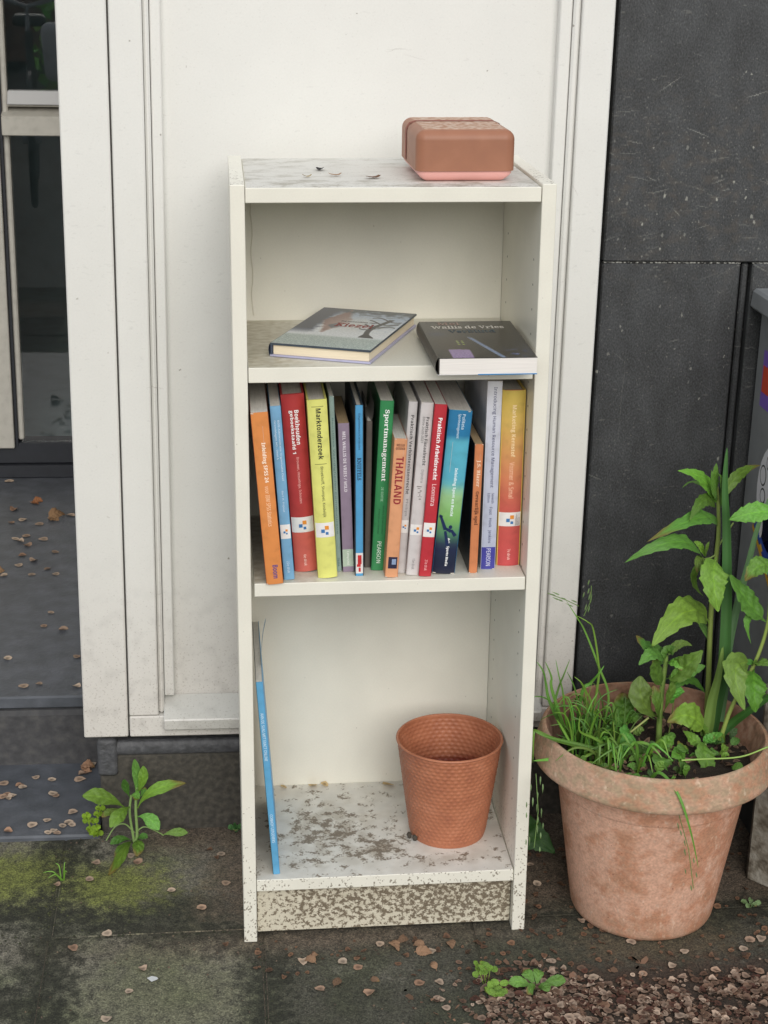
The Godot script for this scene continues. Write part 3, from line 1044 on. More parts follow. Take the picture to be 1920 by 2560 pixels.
# a coloured field printed across the spine, between two fractions of its height from the top
func band(bk: Node3D, f0: float, f1: float, c: Color, x0 := -0.985, x1 := 0.985) -> MeshInstance3D:
	var k: Array = bk.get_meta("dims")
	var p := PackedVector3Array()
	for i in 2:
		for j in 9:
			var s := lerpf(x0, x1, j / 8.0)
			p.append(Vector3(s * k[0] / 2, k[1] * (1.0 - (f0 if i == 0 else f1)), -k[3] * s * s - 0.0007 * pow(absf(s), 10.0) + 0.00015))
	var mb := MB.new()
	mb.grid(p, 2, 9, false, PackedVector2Array(), PackedColorArray(), false)
	return obj("printed_band", mb, cover_mat(c), bk)


func title(bk: Node3D, s: String, f0: float, f1: float, size: float, c: Color, off := 0.0, face := "Droid Sans", heavy := false) -> void:
	var k: Array = bk.get_meta("dims")
	var y: float = k[1] * (1.0 - (f0 + f1) / 2.0)
	var z: float = -k[3] * off * off + 0.0003
	lettering(bk, s, Transform3D(Basis(Vector3(0, -1, 0), Vector3(1, 0, 0), Vector3(0, 0, 1)), Vector3(off * k[0] / 2, y, z)), k[1] * (f1 - f0), size * k[0], c, face, heavy)


# white band with the three small squares of the publisher's mark
func mark_band(bk: Node3D, f0: float, f1: float) -> void:
	var k: Array = bk.get_meta("dims")
	band(bk, f0, f1, rgb(244, 242, 240))
	var u: float = minf(k[0] * 0.21, 0.0052)
	var m: float = (1.0 - (f0 + f1) / 2.0) * k[1]
	var sq := func(x: float, y: float, s: float, c: Color) -> void:
		var mb := MB.new()
		mb.box(Vector3(x, m + y, -k[3] * 0.1 + 0.0002), Vector3(x + s, m + y + s, 0.00042))
		obj("emblem", mb, flat(c, 0.5), bk)
	sq.call(0.0, 0.1 * u, u, rgb(232, 148, 52))
	sq.call(-0.95 * u, -0.7 * u, 0.9 * u, rgb(60, 120, 180))
	sq.call(0.15 * u, -1.25 * u, 0.7 * u, rgb(60, 120, 180))


# paper showing through where the corners and folds of a spine have rubbed
func worn(bk: Node3D, n: int) -> void:
	for k in n:
		var at := 0.0 if k % 2 else 0.994
		var x := -0.97 if rng.randf() < 0.5 else 0.62
		var b := band(bk, at + rng.randf() * 0.002, at + rng.randf_range(0.004, 0.006), rgb(226, 218, 206), x, x + rng.randf_range(0.15, 0.35))
		b.position.z = 0.0002 + 0.00004 * k
	var c := rng.randf_range(-0.6, 0.6)
	var f := rng.randf_range(0.05, 0.5)
	band(bk, f, f + rng.randf_range(0.15, 0.4), rgb(214, 206, 198), c, c + 0.02).position.z = 0.00003


func lean(x: float, z: float, deg: float, w: float) -> Transform3D:
	var a := deg_to_rad(-deg)
	return on_case(Vector3(x, 0.5436 + absf(sin(a)) * w / 2.0, z), Basis(Vector3(0, 0, 1), a))


func standing_books() -> void:
	var w := Color(1, 1, 1)
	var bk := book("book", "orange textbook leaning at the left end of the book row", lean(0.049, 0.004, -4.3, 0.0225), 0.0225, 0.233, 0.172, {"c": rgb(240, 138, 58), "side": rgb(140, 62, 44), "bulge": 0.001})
	title(bk, "Inleiding SPSS 24", 0.17, 0.40, 0.30, rgb(255, 240, 220), 0.1, "Droid Sans", true)
	title(bk, "voor IBM SPSS Statistics", 0.42, 0.655, 0.24, rgb(250, 214, 176), 0.1)
	title(bk, "Boom", 0.885, 0.965, 0.30, rgb(92, 74, 140), 0.2, "Droid Sans", true)
	worn(bk, 4)
	bk = book("book", "slim light blue workbook beside the orange textbook", lean(0.0685, -0.0117, -3.9, 0.0138), 0.0138, 0.237, 0.172, {"c": rgb(112, 176, 222), "side": rgb(98, 156, 200)})
	title(bk, "BDB Administratie Organisatie Deel", 0.08, 0.42, 0.22, rgb(224, 240, 250), 0.3)
	title(bk, "Grondslagen AO - Deel A", 0.08, 0.30, 0.22, rgb(224, 240, 250), -0.35)
	title(bk, "Bert H. Frijssel", 0.48, 0.60, 0.22, rgb(214, 232, 246), 0.0)
	mark_band(bk, 0.675, 0.758)
	title(bk, "22e druk", 0.89, 0.96, 0.26, rgb(214, 232, 246), 0.0)
	bk = book("book", "thick red hardcover textbook with white band, third from left", lean(0.0922, -0.038, -4.0, 0.030), 0.030, 0.244, 0.178, {"c": rgb(205, 52, 52), "side": rgb(190, 40, 46), "hard": true, "bulge": 0.0045, "grad": [[0.0, rgb(206, 50, 52)], [0.76, rgb(202, 56, 54)], [0.775, rgb(226, 92, 76)], [1.0, rgb(224, 96, 82)]]})
	title(bk, "Boekhouden", 0.085, 0.275, 0.20, w, 0.24, "Droid Sans", true)
	title(bk, "geboekstaafd 1", 0.085, 0.325, 0.20, w, -0.24, "Droid Sans", true)
	title(bk, "Brouwer, Hesselinga, Schouten", 0.345, 0.605, 0.15, rgb(246, 190, 184), 0.0)
	mark_band(bk, 0.685, 0.772)
	title(bk, "6e druk", 0.90, 0.965, 0.13, rgb(250, 220, 210), 0.0)
	bk = book("book", "thick lemon yellow textbook with black title and white band", lean(0.1193, -0.0137, -3.3, 0.0255), 0.0255, 0.243, 0.178, {"c": rgb(232, 232, 108), "side": rgb(216, 214, 96), "hard": true, "bulge": 0.003})
	title(bk, "Marktonderzoek", 0.045, 0.325, 0.26, rgb(40, 42, 36), 0.08, "Droid Sans", true)
	title(bk, "Broekhoff, Stumpel, Kostelijk", 0.365, 0.65, 0.19, rgb(84, 86, 58), 0.05)
	band(bk, 0.034, 0.037, rgb(120, 120, 70), -0.6, 0.6)
	band(bk, 0.350, 0.353, rgb(120, 120, 70), -0.6, 0.6)
	mark_band(bk, 0.682, 0.765)
	bk = book("book", "very thin grey-green paperback between yellow and purple books", lean(0.1359, -0.038, -2.5, 0.0065), 0.0065, 0.242, 0.172, {"c": rgb(138, 166, 160), "side": rgb(120, 146, 142), "bulge": 0.0003})
	title(bk, "Basisboek Vaardigheden Communicatie", 0.12, 0.78, 0.42, rgb(92, 124, 120), 0.0)
	title(bk, "21e druk", 0.92, 0.97, 0.42, rgb(90, 120, 116), 0.0)
	worn(bk, 2)
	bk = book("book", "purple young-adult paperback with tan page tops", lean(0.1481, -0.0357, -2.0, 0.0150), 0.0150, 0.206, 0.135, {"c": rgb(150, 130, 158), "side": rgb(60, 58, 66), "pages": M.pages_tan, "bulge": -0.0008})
	title(bk, "MEL WALLIS DE VRIES / WILD", 0.055, 0.455, 0.27, rgb(232, 226, 236), 0.0, "Droid Sans", true)
	band(bk, 0.845, 0.963, rgb(188, 206, 190))
	title(bk, "Leopold", 0.86, 0.95, 0.28, rgb(236, 240, 236), 0.0)
	bk = book("book", "narrow bright blue picture book with red emblem at its foot", lean(0.1615, -0.020, -0.44, 0.0112), 0.0112, 0.234, 0.172, {"c": rgb(64, 160, 220), "side": rgb(36, 52, 66), "hard": true, "bulge": 0.0004})
	title(bk, "Engelsman/Grondel", 0.045, 0.255, 0.26, rgb(36, 60, 96), 0.0, "Droid Serif")
	title(bk, "KNUFFELS", 0.30, 0.43, 0.46, rgb(24, 40, 70), 0.0, "Droid Serif", true)
	band(bk, 0.862, 0.985, rgb(232, 228, 226))
	var k := 0
	for q: Array in [[0.875, 0.93, -0.4, 0.5], [0.90, 0.915, -0.1, 0.7], [0.93, 0.945, -0.6, 0.3], [0.95, 0.975, -0.2, 0.6]]:
		var bb := band(bk, q[0], q[1], rgb(200, 44, 48), q[2], q[3] - 0.3 * (k % 2))
		bb.position.z = 0.0001 + 0.00005 * k
		k += 1
	bk = book("book", "thin dark brown-grey folder with curled sheet at top", lean(0.1745, -0.050, 0.4, 0.008), 0.008, 0.204, 0.15, {"c": rgb(92, 82, 76), "side": rgb(58, 52, 50), "bulge": 0.0003})
	var mb := MB.new()
	var pts := PackedVector3Array()
	for i in 13:
		var a := PI * i / 12.0
		for z in [-0.002, -0.06]:
			pts.append(Vector3(0.0055 * cos(a) * (1.0 + 0.3 * sin(a)), 0.204 + 0.024 - 0.026 * sin(a) + (0.004 if z < -0.01 else 0.0), z))
	mb.grid(pts, 13, 2, false, PackedVector2Array(), PackedColorArray(), false)
	obj("curled_sheet", mb, flat(rgb(128, 126, 122), 0.35), bk)
	bk = book("book", "green textbook with white serif title leaning right", lean(0.1875, -0.0374, 2.5, 0.018), 0.018, 0.2344, 0.172, {"c": rgb(36, 140, 74), "side": rgb(30, 116, 62)})
	title(bk, "Sportmanagement", 0.05, 0.465, 0.42, w, 0.0, "Droid Serif", true)
	title(bk, "2E EDITIE", 0.50, 0.585, 0.17, rgb(176, 222, 190), 0.0)
	title(bk, "Rob Berk, Tijs van Ginneken", 0.61, 0.78, 0.15, rgb(30, 92, 56), 0.3)
	title(bk, "& Marcel van Otterdijk", 0.63, 0.78, 0.15, rgb(30, 92, 56), -0.3)
	title(bk, "PEARSON", 0.825, 0.955, 0.30, rgb(232, 246, 236), 0.0)
	bk = book("book", "short salmon travel guide with maroon capitals on its spine", lean(0.203, -0.0105, 3.1, 0.017), 0.017, 0.191, 0.12, {"c": rgb(236, 158, 106), "side": rgb(214, 136, 92)})
	lettering(bk, "NELLES", Transform3D(Basis(), Vector3(0.0, 0.1825, 0.0003)), 0.0105, 0.003, rgb(90, 40, 40), "Droid Serif", true)
	lettering(bk, "GUIDES", Transform3D(Basis(), Vector3(0.0, 0.1780, 0.0003)), 0.0120, 0.003, rgb(90, 40, 40), "Droid Serif", true)
	title(bk, "THAILAND", 0.125, 0.465, 0.56, rgb(150, 44, 52), 0.05, "Droid Sans", true)
	band(bk, 0.85, 0.935, rgb(46, 44, 70), -0.65, 0.75)
	band(bk, 0.865, 0.905, rgb(150, 170, 205), -0.1, 0.55).position.z = 0.0001
	worn(bk, 4)
	bk = book("book", "light grey law textbook half hidden behind the salmon guide", lean(0.2175, -0.026, 3.1, 0.0115), 0.0115, 0.236, 0.172, {"c": rgb(206, 202, 202), "side": rgb(190, 186, 186)})
	title(bk, "Praktisch Verbintenissenrecht", 0.075, 0.53, 0.36, rgb(84, 82, 84), 0.1, "Droid Sans", true)
	title(bk, "Phillips", 0.56, 0.66, 0.36, rgb(140, 138, 140), 0.1)
	mark_band(bk, 0.685, 0.76)
	bk = book("book", "pale grey scuffed law textbook right of the other grey one", lean(0.2315, -0.0165, 3.9, 0.0163), 0.0163, 0.237, 0.172, {"c": rgb(214, 208, 208), "side": rgb(196, 192, 192)})
	title(bk, "Praktisch Fiscaalrecht", 0.08, 0.355, 0.26, rgb(84, 82, 84), 0.25, "Droid Sans", true)
	title(bk, "Editie 2020-2021", 0.08, 0.225, 0.20, rgb(110, 108, 110), -0.35)
	title(bk, "Dijkstra", 0.38, 0.455, 0.26, rgb(140, 138, 140), 0.1)
	for q in 7:
		band(bk, 0.475 + q * 0.012, 0.478 + q * 0.012 + rng.randf() * 0.006, rgb(150, 144, 142), rng.randf_range(-0.7, 0.0), rng.randf_range(0.05, 0.6))
	mark_band(bk, 0.70, 0.762)
	title(bk, "15e druk", 0.90, 0.965, 0.24, rgb(150, 146, 148), 0.0)
	worn(bk, 4)
	bk = book("book", "bright red law textbook with white title and white band", lean(0.2476, -0.0107, 4.1, 0.0162), 0.0162, 0.236, 0.172, {"c": rgb(212, 38, 52), "side": rgb(190, 32, 46)})
	title(bk, "Praktisch Arbeidsrecht", 0.075, 0.43, 0.34, w, 0.1, "Droid Sans", true)
	title(bk, "Loonstra", 0.455, 0.58, 0.34, rgb(250, 226, 226), 0.1)
	mark_band(bk, 0.682, 0.765)
	title(bk, "21e druk", 0.90, 0.965, 0.24, rgb(250, 190, 190), 0.0)
	bk = book("book", "thick blue, green and navy sports law book with leaping figure", lean(0.2733, -0.017, 4.6, 0.0305), 0.0305, 0.225, 0.165, {"c": rgb(60, 168, 206), "side": rgb(30, 110, 160), "bulge": 0.002, "grad": [[0.0, rgb(24, 124, 184)], [0.178, rgb(22, 122, 182)], [0.182, rgb(74, 184, 214)], [0.43, rgb(70, 178, 208)], [0.50, rgb(150, 206, 140)], [0.66, rgb(116, 186, 82)], [0.75, rgb(72, 140, 96)], [0.83, rgb(24, 38, 76)], [1.0, rgb(18, 24, 52)]]})
	title(bk, "Politeia", 0.02, 0.11, 0.14, rgb(226, 242, 250), 0.3)
	title(bk, "Sportmanagement", 0.02, 0.165, 0.14, rgb(226, 242, 250), -0.1)
	title(bk, "Inleiding Sport en Recht", 0.345, 0.64, 0.17, rgb(236, 248, 250), 0.1, "Droid Sans", true)
	title(bk, "Arko Sports Media", 0.775, 0.95, 0.15, w, 0.1, "Droid Sans", true)
	mb = MB.new()
	for q: Array in [[-0.0125, 0.079, -0.011, 0.082], [-0.0115, 0.080, -0.004, 0.062], [-0.0045, 0.064, 0.004, 0.060], [0.004, 0.062, 0.010, 0.054], [-0.004, 0.060, 0.001, 0.040]]:
		var a := Vector3(q[0], q[1], 0)
		var e := Vector3(q[2], q[3], 0)
		var n := (e - a).cross(Vector3.BACK).normalized() * 0.0016
		var dz := Vector3(0, 0, 0.0004)
		mb.face([a - n + dz, e - n * 1.5 + dz, e + n * 1.5 + dz, a + n + dz], Vector3.BACK)
	var head := []
	for j in 10:
		head.append(Vector3(0.0025 + cos(TAU * j / 10.0) * 0.0024, 0.066 + sin(TAU * j / 10.0) * 0.0028, 0.00045))
	mb.face(head, Vector3.BACK)
	obj("printed_figure", mb, flat(rgb(22, 40, 84), 0.45), bk)
	worn(bk, 4)
	bk = book("book", "short worn orange paperback with black cover, beside the white one", lean(0.3133, -0.0195, 1.1, 0.012), 0.012, 0.179, 0.12, {"c": rgb(222, 126, 72), "side": rgb(24, 24, 26), "pages": M.pages_tan})
	title(bk, "J.S. Blazer", 0.12, 0.325, 0.50, rgb(250, 222, 196), 0.0, "Droid Serif", true)
	title(bk, "Gevaarlijk spel", 0.36, 0.62, 0.50, rgb(66, 30, 20), 0.0, "Droid Serif", true)
	worn(bk, 6)
	bk = book("book", "tall white and lilac management textbook with indigo foot", lean(0.335, -0.0315, 0.4, 0.0195), 0.0195, 0.260, 0.195, {"c": rgb(196, 200, 222), "side": rgb(226, 226, 230), "bulge": 0.0006, "grad": [[0.0, rgb(232, 233, 240)], [0.25, rgb(212, 216, 234)], [1.0, rgb(184, 194, 224)]]})
	title(bk, "Introducing Human Resource Management", 0.03, 0.555, 0.30, rgb(64, 68, 110), 0.05)
	title(bk, "Seventh", 0.585, 0.64, 0.18, rgb(70, 74, 116), 0.3)
	title(bk, "Edition", 0.585, 0.635, 0.18, rgb(70, 74, 116), -0.25)
	title(bk, "Foot   Hook   Jenkins", 0.66, 0.855, 0.26, rgb(64, 68, 110), 0.05)
	band(bk, 0.878, 0.998, rgb(72, 72, 164))
	title(bk, "PEARSON", 0.885, 0.98, 0.30, rgb(226, 228, 246), 0.0)
	worn(bk, 4)
	bk = book("book", "thick yellow-to-red marketing hardcover at the right end of the row", lean(0.3648, -0.043, 0.0, 0.0312), 0.0312, 0.244, 0.178, {"c": rgb(230, 150, 84), "side": rgb(228, 190, 70), "hard": true, "bulge": 0.0035, "pages": M.pages, "grad": [[0.0, rgb(232, 200, 76)], [0.18, rgb(232, 190, 84)], [0.40, rgb(232, 150, 86)], [0.66, rgb(226, 92, 76)], [1.0, rgb(222, 70, 74)]]})
	title(bk, "Marketing Kernstof", 0.08, 0.37, 0.24, rgb(250, 226, 180), 0.0, "Droid Sans", true)
	title(bk, "Vosmer & Smal", 0.40, 0.605, 0.22, rgb(248, 206, 176), 0.0)
	mark_band(bk, 0.688, 0.768)
	for q in 9:
		band(bk, 0.69 + rng.randf() * 0.06, 0.765, rgb(130, 118, 110), 0.45 + q * 0.05, 0.47 + q * 0.05).position.z = 0.00012
	title(bk, "7e druk", 0.90, 0.965, 0.13, rgb(250, 216, 206), 0.0)


# ------------------------------------------------------------------ on the upper boards
func shelf_things() -> void:
	var u := Vector3(0.9305, 0, 0.3663)
	var v := Vector3(0.3663, 0, -0.9305)
	var bk := book("lying_book", "hardcover lying askew with a grey-blue illustrated tree cover", on_case(Vector3(0.046, 0.8426, -0.060), Basis(Vector3.UP, v, -u)), 0.0175, 0.2255, 0.1365, {"c": rgb(60, 74, 98), "side": rgb(178, 178, 214), "right": rgb(70, 80, 92), "hard": true, "pages": M.pages_cream, "bulge": 0.002})
	var n1 := noise(101, 0.03, 4)
	var n2 := noise(102, 0.12, 3)
	var art := paint(288, 448, func(x: int, y: int) -> Color:
		var a := x / 288.0
		var b := y / 448.0
		var k := n1.get_noise_2d(x, y)
		var f := n2.get_noise_2d(x, y)
		var q := Color(0.66, 0.73, 0.82).lerp(Color(0.88, 0.90, 0.92), smooth(0.15, 0.6, b + 0.2 * k))
		q = q.lerp(Color(0.15, 0.18, 0.22), smooth(0.20, 0.02, b - 0.12 * k) * 0.9)
		q = q.lerp(Color(0.12, 0.16, 0.26), smooth(0.26, 0.16, a + 0.05 * k) * smooth(0.72, 0.55, b))
		q = q.lerp(Color(0.50, 0.32, 0.27), smooth(0.06, 0.0, absf(a - 0.32) + 0.5 * absf(b - 0.34) - 0.12 + 0.04 * k) * 0.85)
		q = q.lerp(Color(0.16, 0.19, 0.24), smooth(0.03, 0.0, absf(a - 0.36) + absf(b - 0.46) - 0.06) * 0.9)
		q = q.lerp(Color(0.82, 0.83, 0.82), exp(-pow((a - 0.55) / 0.20, 2.0) - pow((b - 0.40) / 0.18, 2.0)) * 0.9)
		var trunk := absf(a - 0.80 - 0.05 * sin(b * 9.0)) - 0.022 - 0.05 * smooth(0.62, 0.72, b)
		if b > 0.22 and b < 0.72:
			q = q.lerp(Color(0.10, 0.10, 0.13), smooth(0.012, 0.0, trunk))
		for s in 4:
			var yy := 0.24 + s * 0.075
			var br := absf(b - yy - 0.05 * sin((a - 0.8) * 14.0 + s)) - 0.006
			if absf(a - 0.80) < 0.17:
				q = q.lerp(Color(0.12, 0.12, 0.15), smooth(0.008, 0.0, br))
		var grass := smooth(0.70, 0.78, b)
		q = q.lerp(Color(0.78, 0.82, 0.79).lerp(Color(0.52, 0.60, 0.58), smooth(0.05, 0.25, absf(f))), grass * 0.8)
		return q * (1.0 + 0.10 * f))
	cover_print(bk, mat(Color.WHITE, 0.28, art))
	cover_text(bk, "Kiezel", 0.56, 0.43, 0.052, 0.021, rgb(150, 66, 62), "Droid Serif", true)
	cover_text(bk, "De sprookjes van", 0.56, 0.34, 0.05, 0.007, rgb(120, 110, 112), "Droid Serif")
	bk = book("lying_book", "thick black hardcover thriller jutting over the shelf edge, right", on_case(Vector3(0.2478, 0.8441, 0.0485), Basis(Vector3.UP, Vector3(0.0, 0, -1), Vector3(-1, 0, 0.0))), 0.0212, 0.204, 0.1275, {"c": rgb(44, 41, 38), "side": rgb(238, 238, 240), "right": rgb(46, 43, 41), "hard": false, "pages": M.pages_white, "bulge": 0.003})
	var art2 := paint(288, 448, func(x: int, y: int) -> Color:
		var a := x / 288.0
		var b := y / 448.0
		var k := n1.get_noise_2d(x + 400.0, y)
		var f := n2.get_noise_2d(x, y + 300.0)
		var q := Color(0.19, 0.175, 0.165) * (1.0 + 0.35 * k)
		q = q.lerp(Color(0.30, 0.25, 0.20), exp(-pow((a - 0.2) / 0.2, 2.0) - pow((b - 0.62) / 0.2, 2.0)) * 0.6)
		q = q.lerp(Color(0.24, 0.30, 0.46), exp(-pow((a - 0.12) / 0.1, 2.0) - pow((b - 0.36) / 0.05, 2.0)) * 0.6)
		q = q.lerp(Color(0.55, 0.63, 0.76), smooth(0.03, 0.0, absf(a - 0.50 - (b - 0.6) * 0.42) - 0.012) * smooth(0.40, 0.5, b) * 0.8)
		q = q.lerp(Color(0.66, 0.56, 0.74), smooth(0.02, 0.0, maxf(absf(a - 0.26) - 0.10, absf(b - 0.90) - 0.11 - 0.03 * k)) * 0.85)
		q = q.lerp(Color(0.30, 0.36, 0.55), smooth(0.05, 0.3, k) * exp(-pow((a - 0.84) / 0.1, 2.0) - pow((b - 0.86) / 0.12, 2.0)))
		for s in 6:
			var c := Vector2(0.29 + 0.05 * (s % 2), 0.56 + 0.045 * (s / 2))
			q = q.lerp(Color(0.62, 0.70, 0.36), smooth(0.020, 0.012, Vector2(a, b * 1.4).distance_to(Vector2(c.x, c.y * 1.4))) * 0.9)
		return q * (1.0 + 0.12 * f))
	cover_print(bk, mat(Color.WHITE, 0.22, art2))
	cover_text(bk, "Wallis de Vries", 0.50, 0.175, 0.097, 0.0155, rgb(226, 222, 214), "Droid Serif", true)
	cover_text(bk, "Mel", 0.32, 0.075, 0.03, 0.014, rgb(176, 150, 140), "Droid Serif")
	cover_text(bk, "Verblind", 0.52, 0.29, 0.062, 0.0145, rgb(70, 92, 104), "Droid Serif")
	var k: Array = bk.get_meta("dims")
	var mb := MB.new()
	mb.box(Vector3(-k[0] / 2 - 0.0003, -0.0004, -k[2]), Vector3(-k[0] / 2 + 0.0008, 0.0004, -k[2] * 0.42))
	obj("printed_band", mb, flat(rgb(40, 128, 190), 0.4), bk)

	# lunch box on top
	var lb := thing("lunch_box", "brown lunch box with pink base and elastic strap", "lunch box", on_case(Vector3(0.2912, 1.0566, -0.1205), Basis(Vector3.UP, 0.012)))
	var dust := mat(Color.WHITE, 0.5, ntex(111, 0.02, [[0.15, rgb(154, 104, 80)], [0.6, rgb(158, 107, 82)], [1.0, rgb(163, 112, 87)]], 256, 4), 5.0)
	mb = MB.new()
	mb.rounded(Vector3(-0.0600, 0.0, -0.0795), Vector3(0.0600, 0.032, 0.0797), 0.0105, 6, 0.0)
	for q in mb.v.size():
		var s := 1.0 - 0.09 * smooth(0.0135, 0.0, mb.v[q].y)
		mb.v[q].x *= s
		mb.v[q].z *= s
	obj("base", mb, flat(rgb(226, 168, 160), 0.42), lb)
	mb = MB.new()
	mb.rounded(Vector3(-0.0620, 0.0005, -0.0815), Vector3(0.0620, 0.0636, 0.0815), 0.0125, 8)
	for q in mb.v.size():
		if mb.v[q].y < 0.0138:
			mb.v[q].y = 0.0138
		var s := clampf((mb.v[q].y - 0.0138) / 0.05, 0.0, 1.0)
		if mb.v[q].y < 0.03:
			var e := 0.0620 if absf(mb.v[q].x) > 0.049 else 0.0
			if e > 0.0 and absf(mb.v[q].z) <= 0.0691:
				mb.v[q].x = signf(mb.v[q].x) * e
	obj("lid", mb, dust, lb)
	var film := bump(mat(Color.WHITE, 0.75, ntex(112, 0.035, [[0.25, rgb(168, 124, 100)], [0.55, rgb(192, 162, 142)], [0.85, rgb(208, 188, 172)]], 256, 5), 9.0), M.rough_bump, 0.02)
	mb = MB.new()
	mb.hexa([Vector3(-0.0515, 0.0630, -0.0700), Vector3(0.0515, 0.0630, -0.0700), Vector3(0.0515, 0.0630, 0.0700), Vector3(-0.0515, 0.0630, 0.0700), Vector3(-0.0505, 0.0640, -0.0690), Vector3(0.0505, 0.0640, -0.0690), Vector3(0.0505, 0.0640, 0.0690), Vector3(-0.0505, 0.0640, 0.0690)])
	tag_part(obj("dust_film", mb, film, lb), "pale dried grime on the flat top of the lid")
	mb = MB.new()
	var pts := PackedVector3Array()
	for i in 33:
		var f := i / 32.0 * 4.0
		var q := Vector3.ZERO
		var hw := 0.0626
		var tp := 0.0643
		if f < 1.2:
			q = Vector3(-hw, 0.016 + (tp - 0.012 - 0.016) * f / 1.2, 0)
		elif f > 2.8:
			q = Vector3(hw, 0.016 + (tp - 0.012 - 0.016) * (4.0 - f) / 1.2, 0)
		elif f < 1.5:
			var a := (f - 1.2) / 0.3 * PI / 2.0
			q = Vector3(-hw + 0.0125 - 0.0125 * cos(a), tp - 0.0125 + 0.0125 * sin(a), 0)
		elif f > 2.5:
			var a := (2.8 - f) / 0.3 * PI / 2.0
			q = Vector3(hw - 0.0125 + 0.0125 * cos(a), tp - 0.0125 + 0.0125 * sin(a), 0)
		else:
			q = Vector3(lerpf(-hw + 0.0125, hw - 0.0125, f - 1.5), tp, 0)
		for z in [-0.030, -0.0155]:
			pts.append(q + Vector3(0, 0, z))
	mb.grid(pts, 33, 2, false, PackedVector2Array(), PackedColorArray(), false)
	obj("elastic_strap", mb, flat(rgb(140, 80, 64), 0.8), lb)
	# dry scraps left on the top board
	var scrap := func(label: String, x: float, z: float, sx: float, sz: float, c: Color) -> void:
		var m2 := MB.new()
		var g := PackedVector3Array()
		for i in 6:
			for j in 4:
				var fx := (i - 2.5) / 2.5
				var fz := (j - 1.5) / 1.5
				g.append(Vector3(fx * sx + rng.randf_range(-0.12, 0.12) * sx, 0.0008 + 0.0022 * fx * fx + rng.randf() * 0.0008, fz * sz * (1.0 - 0.55 * fx * fx) * rng.randf_range(0.75, 1.1)))
		m2.grid(g, 6, 4, false, PackedVector2Array(), PackedColorArray(), false)
		var o := obj("dry_leaf", m2, flat(c, 0.9), self)
		o.transform = on_case(Vector3(x, 1.0572, z), Basis(Vector3.UP, rng.randf_range(-0.4, 0.4)))
		tag(o, label, "dry leaf")
	scrap.call("small black scrap on top of the bookcase", 0.1185, -0.155, 0.005, 0.010, rgb(36, 36, 38))
	scrap.call("curled brown leaf scrap nearest the lunch box", 0.1800, -0.078, 0.010, 0.006, rgb(108, 76, 52))
	scrap.call("tan leaf scrap between the black scrap and the curled one", 0.1340, -0.100, 0.0085, 0.004, rgb(150, 112, 78))
	scrap.call("faint straw-coloured scrap left of the tan one", 0.098, -0.088, 0.006, 0.004, rgb(168, 150, 112))


func cover_print(bk: Node3D, m: Material) -> void:
	var k: Array = bk.get_meta("dims")
	var mb := MB.new()
	var x: float = k[0] / 2 + 0.00025
	mb.grid(PackedVector3Array([Vector3(x, k[1] - 0.0006, -0.003), Vector3(x, k[1] - 0.0006, -k[2] + 0.0006), Vector3(x, 0.0006, -0.003), Vector3(x, 0.0006, -k[2] + 0.0006)]), 2, 2, false, PackedVector2Array([Vector2(0, 0), Vector2(1, 0), Vector2(0, 1), Vector2(1, 1)]), PackedColorArray(), false)
	obj("front_cover", mb, m, bk)


func cover_text(bk: Node3D, s: String, a: float, b: float, length: float, height: float, c: Color, face := "Droid Sans", heavy := false) -> void:
	var k: Array = bk.get_meta("dims")
	lettering(bk, s, Transform3D(Basis(Vector3(0, 0, -1), Vector3(0, 1, 0), Vector3(1, 0, 0)), Vector3(k[0] / 2 + 0.0005, k[1] * (1.0 - b), -k[2] * a)), length, height, c, face, heavy)


